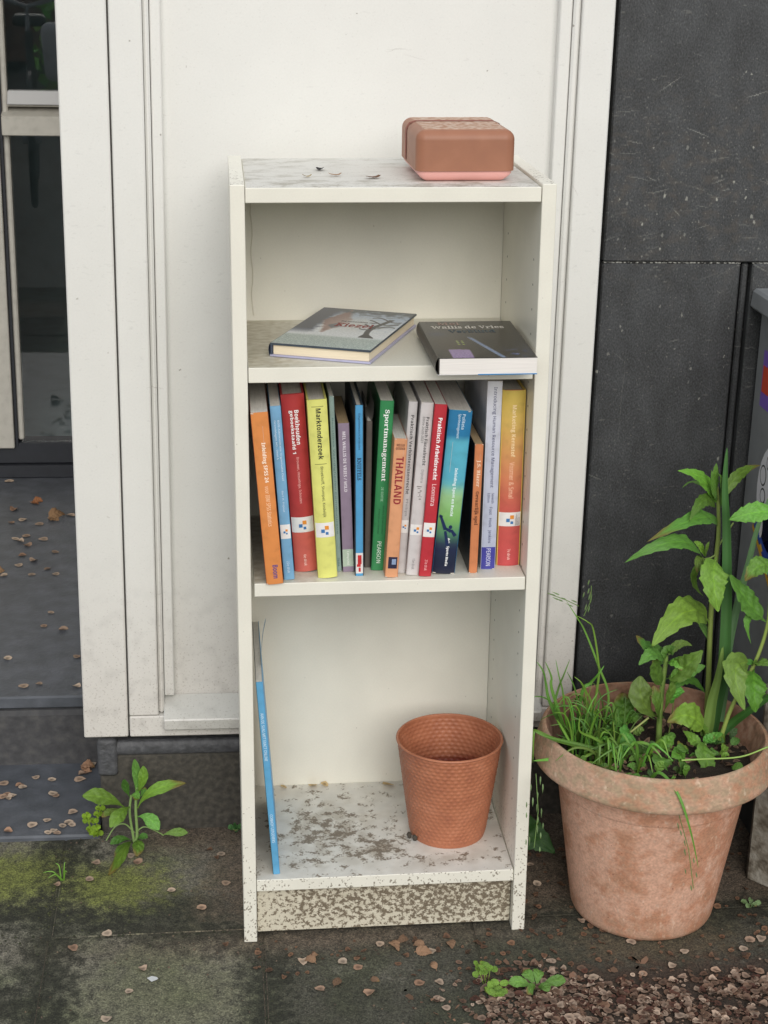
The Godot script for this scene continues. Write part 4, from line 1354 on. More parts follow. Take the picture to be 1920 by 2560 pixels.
# ------------------------------------------------------------------ on the bottom board
func lower_things() -> void:
	var a := deg_to_rad(3.9)
	var bk := book("leaning_book", "tall bright blue workbook leaning on the left side, bottom board", on_case(Vector3(0.0468, 0.0998, -0.014), Basis(Vector3(0, 0, 1), a)), 0.0095, 0.297, 0.21, {"c": rgb(84, 172, 226), "side": rgb(28, 52, 50), "right": rgb(84, 172, 226), "bulge": 0.0003})
	title(bk, "AAN DE SLAG MET EXACT ONLINE", 0.155, 0.40, 0.42, rgb(222, 240, 250), 0.0)
	title(bk, "CONVOY UITGEVERS", 0.68, 0.83, 0.42, rgb(222, 240, 250), 0.0)
	var mb := MB.new()
	var pts := PackedVector3Array()
	for i in 9:
		var f := i / 8.0
		for j in 3:
			pts.append(Vector3(0.0050 + 0.010 * f * f, 0.2972 + 0.006 * j / 2.0, -0.05 - 0.155 * f))
	mb.grid(pts, 9, 3, false, PackedVector2Array(), PackedColorArray(), false)
	obj("curled_cover", mb, flat(rgb(150, 176, 196), 0.4), bk)

	var t := thing("woven_pot", "orange-brown basket-weave plastic pot on the bottom board", "pot", on_case(Vector3(0.302, 0.0996, -0.1175)))
	mb = MB.new()
	var nt := 300
	var nv := 121
	for inner in 2:
		var p := PackedVector3Array()
		var uv := PackedVector2Array()
		var cl := PackedColorArray()
		for i in nv:
			var f := float(i) / (nv - 1)
			var y := (0.004 if inner else 0.0) + f * (0.150 - (0.004 if inner else 0.0))
			for j in nt:
				var th := TAU * j / nt
				var row := y / 0.0062
				var k := floorf(row)
				var d := sin(PI * (row - k)) * (0.62 + 0.38 * cos(th * 44.0 + PI * fmod(k, 2.0)))
				var edge := smooth(0.0, 0.05, f) * smooth(1.0, 0.965, f)
				var r := 0.0545 + (0.0752 - 0.0545) * pow(f, 0.95) - (0.0016 if inner else 0.0) + 0.0013 * d * edge * (0.8 if inner else 1.0)
				p.append(Vector3(cos(th) * r, y, sin(th) * r))
				uv.append(Vector2(th, y))
				var stain := smooth(0.098, 0.082, y + 0.004 * sin(th * 3.0)) if inner else 0.0
				cl.append(Color.WHITE.lerp(Color(0.42, 0.17, 0.20), stain))
		mb.grid(p, nv, nt, true, uv, cl, inner == 0)
	var wm: StandardMaterial3D = vcol(M.weave)
	var body := obj("woven_wall", mb, wm, t)
	mb = MB.new()
	mb.lathe([Vector2(0.0, 0.003), Vector2(0.0535, 0.003), Vector2(0.054, 0.001), Vector2(0.0, 0.001)], 48)
	obj("bottom", mb, M.weave_in, t)
	mb = MB.new()
	var prof := []
	for k in 13:
		var w := TAU * k / 12.0
		prof.append(Vector2(0.0756 + 0.0021 * cos(w), 0.1505 + 0.0019 * sin(w)))
	mb.lathe(prof, 96)
	obj("rim", mb, M.weave, t)
	# crumbs and leaf scraps on the bottom board
	var m2 := flat(rgb(176, 146, 92), 0.85)
	for q: Array in [[0.112, -0.262, 0.011, "pale leaf scraps along the back of the bottom board"], [0.130, -0.265, 0.008, "pale leaf scraps along the back of the bottom board"], [0.066, -0.262, 0.007, "pale leaf scraps along the back of the bottom board"], [0.228, -0.255, 0.011, "largest tan leaf scrap, between book and woven pot at the back"]]:
		var o := seed_mesh(q[2] * 0.75, rng.randi(), Color(0.62, 0.46, 0.24))
		add(o, "leaf_scrap", self)
		o.transform = on_case(Vector3(q[0], 0.1015, q[1]), Basis(Vector3.UP, rng.randf() * TAU) * Basis(Vector3.RIGHT, 0.35))
		tag(o, q[3], "dry leaf", "leaf scraps on the bottom board")
	for q in 2:
		mb = MB.new()
		mb.rounded(Vector3(-0.0035, 0, -0.004), Vector3(0.0035, 0.009, 0.004), 0.003, 3, 0.2)
		var o := obj("dark_crumb", mb, flat(rgb(74, 68, 60), 0.95))
		o.transform = on_case(Vector3(0.2435 + q * 0.0075, 0.0994, -0.098 + q * 0.008), Basis(Vector3.UP, q * 1.3))
		tag(o, "dark soil crumb at the left foot of the woven pot", "crumb", "crumbs by the woven pot")


# ------------------------------------------------------------------ plants: leaves, blades, seeds
func leaf_shape(mb: MB, p0: Vector3, p1: Vector3, p2: Vector3, w: float, kind: String, c: Color, facing := Vector3(0.1, 0.65, 0.75)) -> void:
	var ctl := p1 * 2.0 - (p0 + p2) * 0.5
	var rows := 33
	var xs := [-1.0, -0.62, -0.28, 0.0, 0.28, 0.62, 1.0]
	var p := PackedVector3Array()
	var uv := PackedVector2Array()
	var cl := PackedColorArray()
	var ph := rng.randf() * 6.0
	var turn := rng.randf_range(-0.25, 0.25)
	var dry := 0.8 if rng.randf() < 0.3 else 0.0
	for i in rows:
		var t := i / (rows - 1.0)
		var q := p0.lerp(ctl, t).lerp(ctl.lerp(p2, t), t)
		var d := (ctl - p0).lerp(p2 - ctl, t).normalized()
		var f := facing.rotated(d, turn + 0.25 * sin(t * 3.0 + ph))
		var side := d.cross(f)
		if side.length() < 0.15:
			side = d.cross(Vector3.RIGHT)
		side = side.normalized()
		var nrm := side.cross(d).normalized()
		var prof := 0.0
		var teeth := 0.0
		if kind == "ovate":
			var s := clampf((t - 0.10) / 0.90, 0.0, 1.0)
			prof = maxf(0.07 * (1.0 - s), pow(sin(PI * pow(s, 0.68)), 0.82))
			teeth = 0.22 * smooth(0.05, 0.3, s)
		elif kind == "spoon":
			prof = maxf(0.09 * (1.0 - t), pow(sin(PI * pow(t, 1.65)), 0.85))
			teeth = 0.08
		elif kind == "round":
			prof = pow(maxf(0.0, 1.0 - pow(2.0 * t - 1.0, 2.0)), 0.5)
		elif kind == "stalk":
			prof = 1.0
		else:
			prof = maxf(0.07 * (1.0 - t), pow(sin(PI * pow(t, 0.80)), 0.95))
			teeth = 0.24 * smooth(0.1, 0.3, t)
		var saw := fposmod(t * 6.5 + ph, 1.0)
		prof *= 1.0 + teeth * (0.5 - saw)
		for x: float in xs:
			var lift := 0.20 * absf(x) - 0.16 * x * x + 0.055 * sin(t * 13.0 + ph + x) * absf(x) + 0.035 * sin(absf(x) * 6.0 - t * 30.0)
			p.append(q + side * (x * w * 0.5 * prof) + nrm * (lift * w * prof))
			uv.append(Vector2(0.5 + 0.5 * x, 1.0 - t))
			var k := 0.90 + 0.14 * sin(ph + t * 2.0) + (0.10 if x == 0.0 else 0.0)
			cl.append((c * k).lerp(lin(126, 98, 52), dry * smooth(0.80, 1.0, t + 0.12 * absf(x))))
	mb.grid(p, rows, xs.size(), false, uv, cl, false)


func blade_shape(mb: MB, pts: Array, w: float, c: Color, fold := 0.3, tip := 0.05, facing := Vector3(0.2, 0.5, 0.8)) -> void:
	var rows := maxi(9, pts.size() * 5)
	var p := PackedVector3Array()
	var cl := PackedColorArray()
	for i in rows:
		var t := i / (rows - 1.0)
		var q := bez(pts, t)
		var d := (bez(pts, minf(t + 0.02, 1.0)) - bez(pts, maxf(t - 0.02, 0.0))).normalized()
		var side := d.cross(facing)
		if side.length() < 0.1:
			side = d.cross(Vector3.RIGHT)
		side = side.normalized()
		var nrm := side.cross(d).normalized()
		var prof := maxf(tip, minf(1.0, 0.65 + t * 1.6) * pow(1.0 - t, 0.55))
		for x: float in [-1.0, -0.5, 0.0, 0.5, 1.0]:
			p.append(q + side * (x * w * 0.5 * prof) + nrm * (absf(x) * fold * w * prof))
			cl.append(c * (0.85 + 0.25 * t + (0.12 if x == 0.0 else 0.0)))
	mb.grid(p, rows, 5, false, PackedVector2Array(), cl, false)


func green(v := 1.0) -> Color:
	return lin((110 + rng.randf_range(-12, 14)) * v, (158 + rng.randf_range(-10, 14)) * v, (62 + rng.randf_range(-8, 10)) * v)


func grow(root: Node3D, kind: String, rows: Array, v := 1.0, called := "leaf") -> void:
	for r: Array in rows:
		var mb := MB.new()
		leaf_shape(mb, Vector3(r[0], r[1], r[2]), Vector3(r[3], r[4], r[5]), Vector3(r[6], r[7], r[8]), r[9] * (0.86 if kind == "spoon" else 1.0), kind, green(v * rng.randf_range(0.86, 1.1)))
		obj(called, mb, M.leaf, root)


func stem(root: Node3D, pts: Array, r0: float, r1: float, c: Color, called := "stem") -> void:
	var path := []
	var radii := []
	var n := pts.size() * 5
	for i in n:
		path.append(bez(pts, i / (n - 1.0)))
		radii.append(lerpf(r0, r1, i / (n - 1.0)))
	var mb := MB.new()
	mb.col = c
	mb.tube(path, radii, 8)
	obj(called, mb, M.blade, root)


# a flat dry elm seed: a notched papery disc round a darker kernel
func seed_shape(mb: MB, at: Transform3D, r: float, sd: int, c: Color) -> void:
	var g := RandomNumberGenerator.new()
	g.seed = sd
	var long := g.randf_range(0.95, 1.3)
	var bend := g.randf_range(0.05, 0.28) if g.randf() < 0.75 else 0.6
	var ph := g.randf() * 6.0
	var p := PackedVector3Array()
	var cl := PackedColorArray()
	for i in 4:
		for j in 10:
			var a := TAU * j / 10.0
			var f: float = [0.0, 0.33, 0.70, 1.0][i]
			var e := f * r * (1.0 + 0.10 * sin(a * 3.0 + ph) + g.randf_range(-0.08, 0.08) * float(i > 1)) * (0.80 if j == 0 and i > 2 else 1.0)
			p.append(at * Vector3(cos(a) * e * long, 0.0012 + bend * r * pow(f, 2.0) * (0.5 + 0.5 * sin(a * 2.0 + ph)), sin(a) * e))
			cl.append(c * ([0.45, 0.60, 1.0, 1.0][i] as float) * g.randf_range(0.9, 1.1))
	mb.grid(p, 4, 10, true, PackedVector2Array(), cl, false)


func seed_mesh(r: float, sd: int, c: Color) -> MeshInstance3D:
	var mb := MB.new()
	seed_shape(mb, Transform3D(), r, sd, c)
	var mesh := ArrayMesh.new()
	mb.put_in(mesh)
	mesh.surface_set_material(0, M.seed)
	var o := MeshInstance3D.new()
	o.mesh = mesh
	return o


# ------------------------------------------------------------------ the big flowerpot and what grows in it
func flowerpot() -> void:
	var c := Vector3(0.5831, 0.0068, -0.0535)
	var t := thing("flowerpot", "large weathered terracotta flowerpot with broad flared rim", "flowerpot", Transform3D(Basis(), c))
	var mb := MB.new()
	mb.us = Vector2(1.0, -1.0 / 0.36)
	mb.uo = Vector2(0.0, 0.44 / 0.36)
	mb.lathe([Vector2(0, 0.001), Vector2(0.095, 0.0), Vector2(0.1005, 0.003), Vector2(0.1035, 0.010), Vector2(0.109, 0.045), Vector2(0.118, 0.105), Vector2(0.127, 0.165), Vector2(0.1322, 0.2000), Vector2(0.1325, 0.2014), Vector2(0.1331, 0.2018), Vector2(0.1337, 0.2026), Vector2(0.1342, 0.2050), Vector2(0.1376, 0.2290), Vector2(0.1388, 0.2335), Vector2(0.1405, 0.2362)], 120, Vector3.ZERO, 0.003)
	mb.uo = Vector2(0.0, 0.105 / 0.36)
	mb.lathe([Vector2(0.1405, 0.2362), Vector2(0.150, 0.2380), Vector2(0.1650, 0.2400), Vector2(0.1680, 0.2408)], 120, Vector3.ZERO, 0.003)
	mb.uo = Vector2(0.0, 0.075 / 0.36)
	mb.lathe([Vector2(0.1680, 0.2408), Vector2(0.1694, 0.2420), Vector2(0.1701, 0.2445), Vector2(0.1702, 0.2470), Vector2(0.1697, 0.2500), Vector2(0.1684, 0.2550), Vector2(0.1655, 0.2650), Vector2(0.1625, 0.2755), Vector2(0.1604, 0.2825), Vector2(0.1590, 0.2852), Vector2(0.1570, 0.2868), Vector2(0.1550, 0.2872), Vector2(0.1535, 0.2868)], 120, Vector3.ZERO, 0.003)
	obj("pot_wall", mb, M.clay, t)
	mb = MB.new()
	mb.lathe([Vector2(0.1535, 0.2868), Vector2(0.1510, 0.2845), Vector2(0.1490, 0.2780), Vector2(0.1450, 0.2620), Vector2(0.1400, 0.2480), Vector2(0.1330, 0.2340), Vector2(0.1260, 0.2000)], 96, Vector3.ZERO, 0.003)
	obj("inner_wall", mb, M.clay_in, t)
	mb = MB.new()
	var p := PackedVector3Array()
	var uv := PackedVector2Array()
	var cl := PackedColorArray()
	var hn := noise(121, 9.0, 4)
	for i in 26:
		for j in 72:
			var r := 0.1395 * i / 25.0
			var a := TAU * j / 72.0
			var h := hn.get_noise_2d(cos(a) * r, sin(a) * r)
			p.append(Vector3(cos(a) * r, 0.2535 - 0.010 * pow(r / 0.139, 2.0) + 0.008 * h + rng.randf_range(-0.002, 0.002), sin(a) * r))
			uv.append(Vector2(p[-1].x, p[-1].z) * 7.0)
			cl.append(Color.WHITE * (0.75 + rng.randf() * 0.5))
	mb.grid(p, 26, 72, true, uv, cl, false)
	var soil_m := M.pot_soil as StandardMaterial3D
	soil_m.uv1_triplanar = false
	obj("soil", mb, soil_m, t)
	# seeds and crumbs on the soil, uncounted
	mb = MB.new()
	for k in 230:
		var a := rng.randf() * TAU
		var r := sqrt(rng.randf()) * 0.136
		var v := rng.randf_range(0.5, 1.0)
		seed_shape(mb, Transform3D(Basis(Vector3(rng.randf_range(-1, 1), 1, rng.randf_range(-1, 1)).normalized(), rng.randf() * TAU) * Basis(Vector3.RIGHT, rng.randf_range(-0.7, 0.7)), Vector3(cos(a) * r, 0.2545 - 0.010 * pow(r / 0.139, 2.0) + rng.randf() * 0.005, sin(a) * r)), rng.randf_range(0.003, 0.0062), rng.randi(), lin(150, 122, 100) * v)
	obj("seed_litter", mb, M.seed, t).set_meta("kind", "stuff")

	var pl := thing("tall_weed", "tall upright weed with toothed lance-shaped leaves, rising highest over the flowerpot", "plant", Transform3D(Basis(), Vector3(0.681, 0.258, -0.122)))
	stem(pl, [Vector3(0, -0.01, 0), Vector3(-0.003, 0.063, 0), Vector3(-0.009, 0.181, 0), Vector3(-0.009, 0.268, 0), Vector3(-0.009, 0.305, 0), Vector3(-0.013, 0.346, 0), Vector3(-0.017, 0.372, 0)], 0.0046, 0.0022, lin(128, 146, 74))
	grow(pl, "lance", [
		[-0.011, 0.314, 0, -0.05, 0.337, 0.03, -0.135, 0.32, 0.08, 0.024], [-0.029, 0.266, 0, -0.085, 0.31, 0.05, -0.158, 0.283, 0.06, 0.024],
		[-0.017, 0.342, 0, -0.041, 0.359, 0.02, -0.068, 0.339, 0.05, 0.019], [-0.016, 0.349, 0, -0.046, 0.391, 0.02, -0.085, 0.406, 0.03, 0.0195],
		[-0.017, 0.352, 0, -0.036, 0.369, -0.03, -0.052, 0.355, -0.05, 0.010], [-0.016, 0.353, 0, -0.024, 0.388, 0.01, -0.024, 0.411, 0.01, 0.0125],
		[-0.014, 0.353, 0, -0.028, 0.375, 0.02, -0.037, 0.408, 0.03, 0.0095], [-0.005, 0.356, 0, 0.015, 0.386, -0.01, 0.037, 0.41, 0.02, 0.0165],
		[-0.009, 0.342, 0, -0.015, 0.381, 0.015, -0.024, 0.399, 0.02, 0.009], [-0.011, 0.142, 0, -0.014, 0.155, -0.02, -0.024, 0.161, -0.03, 0.0094],
		[-0.026, 0.266, 0, -0.041, 0.269, 0.02, -0.044, 0.255, 0.03, 0.013], [-0.025, 0.268, 0, -0.034, 0.285, 0, -0.044, 0.291, 0, 0.0105],
		[-0.024, 0.266, 0, -0.027, 0.286, 0.01, -0.024, 0.295, 0.01, 0.006], [-0.023, 0.259, -0.01, -0.033, 0.228, -0.02, -0.015, 0.199, -0.02, 0.0115]])
	grow(pl, "ovate", [[-0.012, 0.271, 0.01, -0.026, 0.253, 0.05, -0.018, 0.208, 0.06, 0.042], [-0.009, 0.163, 0, -0.056, 0.202, 0.04, -0.116, 0.165, 0.08, 0.049]], 1.08)
	stem(pl, [Vector3(-0.0095, 0.272, 0), Vector3(-0.017, 0.268, 0.002), Vector3(-0.026, 0.265, 0)], 0.0014, 0.001, lin(120, 142, 74), "twig")
	stem(pl, [Vector3(-0.009, 0.28, 0), Vector3(0.004, 0.294, -0.012), Vector3(0.021, 0.308, -0.03)], 0.0014, 0.0012, lin(120, 142, 74), "twig")

	pl = thing("leaning_weed", "weed leaning out to the right over the flowerpot, with drooping blistered leaves", "plant", Transform3D(Basis(), Vector3(0.683, 0.258, -0.07)))
	stem(pl, [Vector3(0, -0.01, 0), Vector3(0.014, 0.054, 0), Vector3(0.042, 0.124, 0), Vector3(0.055, 0.182, 0), Vector3(0.051, 0.25, 0.01), Vector3(0.047, 0.36, 0.03)], 0.0034, 0.002, lin(148, 168, 84))
	grow(pl, "ovate", [[0.042, 0.122, 0, 0.002, 0.134, 0.04, 0.014, 0.080, 0.06, 0.039], [0.042, 0.117, 0, 0.031, 0.105, 0.04, 0.033, 0.072, 0.05, 0.036], [0.052, 0.189, 0, 0.022, 0.222, 0, -0.007, 0.262, 0, 0.034], [0.051, 0.277, 0.02, 0.025, 0.285, 0.03, 0.006, 0.262, 0.03, 0.030], [0.043, 0.364, 0.03, 0.008, 0.362, 0.03, -0.025, 0.352, 0.03, 0.028]])
	grow(pl, "lance", [[0.042, 0.124, 0, 0.046, 0.136, 0.02, 0.067, 0.132, 0.03, 0.014], [0.052, 0.189, 0, 0.026, 0.195, 0, 0.031, 0.159, 0.01, 0.011], [0.042, 0.127, 0, 0.026, 0.132, 0.01, 0.011, 0.131, 0.02, 0.0115]])

	pl = thing("young_weed", "young curly-topped weed in the middle of the flowerpot", "plant", Transform3D(Basis(), Vector3(0.597, 0.258, -0.074)))
	stem(pl, [Vector3(0, -0.01, 0), Vector3(-0.002, 0.041, 0), Vector3(-0.002, 0.087, 0), Vector3(0, 0.123, 0), Vector3(0, 0.138, 0)], 0.0046, 0.003, lin(124, 152, 76))
	grow(pl, "spoon", [[0, 0.041, 0, -0.036, 0.080, 0.03, -0.040, 0.118, 0.02, 0.040], [0.004, 0.077, 0, 0.009, 0.111, 0.02, 0.014, 0.131, 0.02, 0.017], [-0.002, 0.03, 0, -0.012, 0.07, 0.02, -0.02, 0.10, 0.015, 0.024], [0.003, 0.05, 0, 0.006, 0.085, 0.015, 0.005, 0.108, 0.02, 0.018]])
	grow(pl, "ovate", [[0, 0.123, 0, -0.027, 0.15, 0.01, -0.052, 0.179, 0.02, 0.025], [-0.001, 0.128, 0, -0.027, 0.154, 0.03, -0.050, 0.142, 0.04, 0.024], [0, 0.087, 0, -0.02, 0.127, 0.02, -0.020, 0.150, 0.03, 0.024], [0.001, 0.135, 0, -0.001, 0.149, 0.01, 0.007, 0.160, 0.02, 0.018], [0.004, 0.107, 0, 0.018, 0.133, 0.03, 0.040, 0.164, 0.04, 0.034], [0.003, 0.102, 0, 0.042, 0.105, -0.02, 0.065, 0.112, -0.02, 0.020], [0.001, 0.133, 0, 0.022, 0.146, -0.02, 0.046, 0.139, -0.03, 0.013], [-0.001, 0.128, 0, -0.011, 0.143, 0, -0.02, 0.160, 0, 0.017], [0.007, 0.072, 0, 0.039, 0.088, -0.03, 0.078, 0.055, -0.05, 0.018], [0.001, 0.13, 0.004, 0.010, 0.136, 0.02, 0.018, 0.126, 0.03, 0.018]])

	pl = thing("seedling_cluster", "low broad-leaved seedlings at the front right of the flowerpot", "plant", Transform3D(Basis(), Vector3(0.654, 0.256, -0.04)))
	grow(pl, "ovate", [[0.005, 0.023, -0.02, -0.026, 0.062, 0, -0.065, 0.062, 0.02, 0.038], [0, 0.021, 0, -0.007, 0.012, 0.03, 0.004, -0.018, 0.04, 0.029], [-0.004, 0.016, 0, -0.019, 0.026, 0, -0.037, 0.044, 0.01, 0.017], [0.003, 0.02, 0, 0.012, 0.028, 0, 0.022, 0.038, 0.01, 0.014], [-0.014, -0.002, 0, -0.029, 0.004, 0, -0.04, 0.024, 0, 0.023], [-0.016, -0.004, 0, -0.036, 0.008, 0.01, -0.053, 0.006, 0.02, 0.027], [-0.015, -0.010, 0, -0.018, 0.002, 0.01, -0.019, 0.010, 0.01, 0.019], [0.031, -0.010, 0, 0.028, 0.004, 0, 0.025, 0.018, 0, 0.022], [0.033, -0.008, 0, 0.033, 0.0, 0.01, 0.033, -0.022, 0.02, 0.016], [0, 0.031, 0, 0.003, 0.029, -0.03, -0.01, 0.027, -0.04, 0.014]], 1.12)
	stem(pl, [Vector3(0, -0.01, 0), Vector3(0.002, 0.012, -0.004), Vector3(0.004, 0.026, -0.012)], 0.0022, 0.0018, lin(120, 150, 76))
	stem(pl, [Vector3(-0.054, 0.029, 0.07), Vector3(-0.029, 0.030, 0.07), Vector3(0.028, 0.032, 0.07), Vector3(0.066, 0.046, 0.07), Vector3(0.095, 0.056, 0.07)], 0.0013, 0.0011, lin(150, 182, 92), "runner")
	pl = thing("round_leaf_seedlings", "mixed round and broad seedlings left of the young weed", "plant", Transform3D(Basis(), Vector3(0.586, 0.256, -0.034)))
	grow(pl, "ovate", [[0, 0.005, 0, 0.001, 0.008, 0.03, 0.016, -0.012, 0.035, 0.040], [-0.04, 0.037, -0.02, -0.050, 0.040, 0.01, -0.056, 0.022, 0.02, 0.028], [-0.039, 0.027, -0.04, -0.052, 0.043, -0.03, -0.069, 0.045, -0.02, 0.016], [-0.037, 0.025, -0.06, -0.028, 0.04, -0.05, -0.023, 0.03, -0.05, 0.017], [0.033, -0.004, 0, 0.022, -0.002, 0.02, 0.018, -0.008, 0.02, 0.015], [0.033, -0.004, 0, 0.031, 0.002, 0.02, 0.036, -0.006, 0.02, 0.014], [-0.02, 0.0, 0.0, -0.03, 0.014, 0.01, -0.045, 0.012, 0.015, 0.018], [0.0, 0.0, -0.02, 0.014, 0.02, -0.01, 0.02, 0.03, -0.01, 0.02]])
	grow(pl, "round", [[-0.037, 0.033, -0.05, -0.043, 0.054, -0.046, -0.046, 0.080, -0.05, 0.032], [0.034, 0.062, -0.06, 0.033, 0.074, -0.052, 0.032, 0.088, -0.055, 0.027]], 1.05)
	stem(pl, [Vector3(-0.025, 0.0, -0.05), Vector3(-0.034, 0.02, -0.05), Vector3(-0.038, 0.036, -0.05)], 0.0010, 0.0008, lin(140, 160, 84))
	stem(pl, [Vector3(0.03, 0.0, -0.06), Vector3(0.033, 0.03, -0.062), Vector3(0.034, 0.064, -0.06)], 0.0010, 0.0008, lin(140, 160, 84))
	stem(pl, [Vector3(-0.010, 0.049, -0.03), Vector3(-0.022, 0.038, -0.03), Vector3(-0.040, 0.022, -0.03)], 0.0016, 0.0012, lin(170, 180, 110))

	pl = thing("seedling_carpet", "scattered tiny seedlings carpeting the soil of the flowerpot", "plant", Transform3D(Basis(), Vector3(0.5831, 0.258, -0.0535)))
	for k in 64:
		var a := rng.randf() * TAU
		var q := Vector3(cos(a), 0, sin(a)) * sqrt(rng.randf()) * 0.122
		var d := Vector3(rng.randf_range(-1, 1), rng.randf_range(0.1, 0.7), rng.randf_range(-0.5, 1)).normalized() * rng.randf_range(0.012, 0.030)
		q.y = rng.randf_range(0.0, 0.014)
		var b := MB.new()
		leaf_shape(b, q, q + d * 0.55 + Vector3(0, 0.004, 0), q + d, d.length() * rng.randf_range(0.5, 0.75), "ovate" if k % 3 else "spoon", green(rng.randf_range(0.62, 1.1)))
		obj("leaf", b, M.leaf, pl)

	pl = thing("leek_plant", "leek-like plant with long folded strap leaves, one standing nearly upright", "plant", Transform3D(Basis(), Vector3(0.681, 0.258, -0.100)))
	var strap := func(pts: Array, w: float, col: Color, fold: float) -> void:
		var b := MB.new()
		blade_shape(b, pts, w, col, fold, 0.04, Vector3(-0.35, 0.25, 0.9))
		obj("strap_leaf", b, M.blade, pl)
	strap.call([Vector3(0.002, -0.008, 0), Vector3(0.006, 0.060, 0), Vector3(0.010, 0.111, 0), Vector3(0.005, 0.212, 0), Vector3(-0.004, 0.310, 0), Vector3(-0.013, 0.382, 0), Vector3(-0.015, 0.436, 0)], 0.0215, lin(66, 108, 56), 0.25)
	strap.call([Vector3(-0.006, -0.008, 0.004), Vector3(-0.004, 0.05, 0.004), Vector3(0.002, 0.095, 0.004), Vector3(0.006, 0.14, 0.0)], 0.018, lin(122, 152, 76), 0.35)
	strap.call([Vector3(0.010, -0.008, 0), Vector3(0.028, 0.015, 0), Vector3(0.043, 0.044, 0.02), Vector3(0.065, 0.084, 0.05), Vector3(0.084, 0.113, 0.07), Vector3(0.105, 0.135, 0.09)], 0.015, lin(70, 116, 54), 0.35)
	strap.call([Vector3(0.012, 0.02, 0), Vector3(0.020, 0.06, -0.02), Vector3(0.027, 0.114, -0.04), Vector3(0.037, 0.171, -0.05), Vector3(0.048, 0.242, -0.05), Vector3(0.058, 0.307, -0.05), Vector3(0.073, 0.356, -0.05)], 0.0165, lin(96, 132, 88), 0.2)

	pl = thing("grass_clump", "tuft of long green grass spilling over the left rim of the flowerpot", "grass tuft", Transform3D(Basis(), Vector3(0.456, 0.260, -0.101)))
	for r: Array in [
		[0.064, 0.066, 0.02, 0.046, 0.119, 0.02, 0.024, 0.171, 0.02, 0.009, 0.197, 0.03, -0.008, 0.223, 0.03], [0.047, 0.095, 0.02, 0.045, 0.127, 0.02, 0.035, 0.175, 0.02, 0.024, 0.191, 0.03, 0.007, 0.201, 0.03],
		[-0.012, 0.051, 0.02, -0.01, 0.084, 0.02, -0.005, 0.112, 0.03, 0.002, 0.134, 0.03], [-0.02, 0.062, 0.02, -0.028, 0.092, 0.02, -0.035, 0.117, 0.03, -0.045, 0.132, 0.03], [-0.018, 0.08, 0.02, -0.021, 0.104, 0.02, -0.033, 0.132, 0.03],
		[0.003, 0.041, 0.02, -0.003, 0.08, 0.02, -0.012, 0.109, 0.03, -0.018, 0.135, 0.03], [0.04, 0.054, 0.02, 0.031, 0.079, 0.02, 0.021, 0.098, 0.03, 0.01, 0.108, 0.03], [0.024, 0.075, 0.02, 0.036, 0.093, 0.02, 0.044, 0.111, 0.03, 0.052, 0.124, 0.03],
		[0.010, 0.029, 0.09, -0.029, 0.042, 0.09, -0.052, 0.054, 0.09, -0.058, 0.055, 0.1, -0.057, 0.011, 0.1], [0.055, 0.019, 0.09, -0.001, 0.035, 0.09, -0.041, 0.051, 0.1, -0.057, 0.059, 0.1],
		[-0.009, 0.013, 0.09, -0.036, 0.01, 0.09, -0.056, 0.014, 0.1], [0.005, 0.017, 0.09, 0.012, 0.006, 0.09, 0.007, -0.011, 0.1, 0.004, -0.034, 0.1], [0.075, 0.005, 0.09, 0.037, 0.02, 0.09, 0.011, 0.016, 0.1, -0.011, 0.012, 0.1],
		[0.076, -0.012, 0.10, 0.045, 0.005, 0.10, 0.013, 0.016, 0.11], [-0.005, 0.037, 0.09, -0.021, 0.065, 0.09, -0.028, 0.076, 0.1], [0.058, 0.023, 0.09, 0.028, 0.042, 0.09, 0.006, 0.058, 0.1, 0.005, 0.081, 0.1]]:
		var pts := []
		var first := Vector3(r[0], r[1], r[2])
		if first.y > 0.03 and first.z < 0.05:
			pts.append(Vector3(clampf(first.x * 0.8, 0.015, 0.06), -0.012, clampf(first.z, 0.02, 0.08)))
		for k in range(0, r.size(), 3):
			pts.append(Vector3(r[k], r[k + 1], r[k + 2]))
		var b := MB.new()
		blade_shape(b, pts, rng.randf_range(0.0040, 0.0068), green(rng.randf_range(0.78, 0.98)), 0.25)
		obj("blade", b, M.blade, pl)
	for k in 74:
		var a := rng.randf_range(-0.3, 2.7)
		var x := rng.randf_range(0.004, 0.085)
		var z := rng.randf_range(0.0, 0.085)
		if Vector2(x + 0.456 - 0.5831, z - 0.101 + 0.0535).length() > 0.138:
			continue
		var g := Vector3(x, -0.012 - 0.03 * maxf(0.0, 0.02 - x), z)
		var out := Vector3(rng.randf_range(-1.0, 0.7), 0, rng.randf_range(-0.3, 0.9)) * rng.randf_range(0.02, 0.07)
		var hh := rng.randf_range(0.04, 0.11)
		var droop := rng.randf_range(-0.2, 0.8)
		var b := MB.new()
		blade_shape(b, [g, g + out * 0.25 + Vector3(0, hh * 0.6, 0), g + out * 0.7 + Vector3(0, hh * 0.95, 0), g + out * 1.35 + Vector3(0, hh * (1.1 - droop * 0.45), 0)], rng.randf_range(0.002, 0.0046), green(rng.randf_range(0.6, 0.92)), 0.25)
		obj("blade", b, M.blade, pl)
	for k in 20:        # broad blades that arch forward and lie over the rim
		var g := Vector3(rng.randf_range(0.03, 0.115), -0.006, rng.randf_range(0.075, 0.125))
		var run := Vector3(rng.randf_range(-0.085, 0.045), 0, rng.randf_range(0.01, 0.05))
		var b := MB.new()
		blade_shape(b, [g, g + run * 0.3 + Vector3(0, rng.randf_range(0.030, 0.05), 0), g + run * 0.75 + Vector3(0, rng.randf_range(0.034, 0.05), 0), g + run * 1.15 + Vector3(0, rng.randf_range(0.016, 0.034), 0)], rng.randf_range(0.0042, 0.0066), green(rng.randf_range(0.72, 0.95)), 0.25)
		obj("blade", b, M.blade, pl)
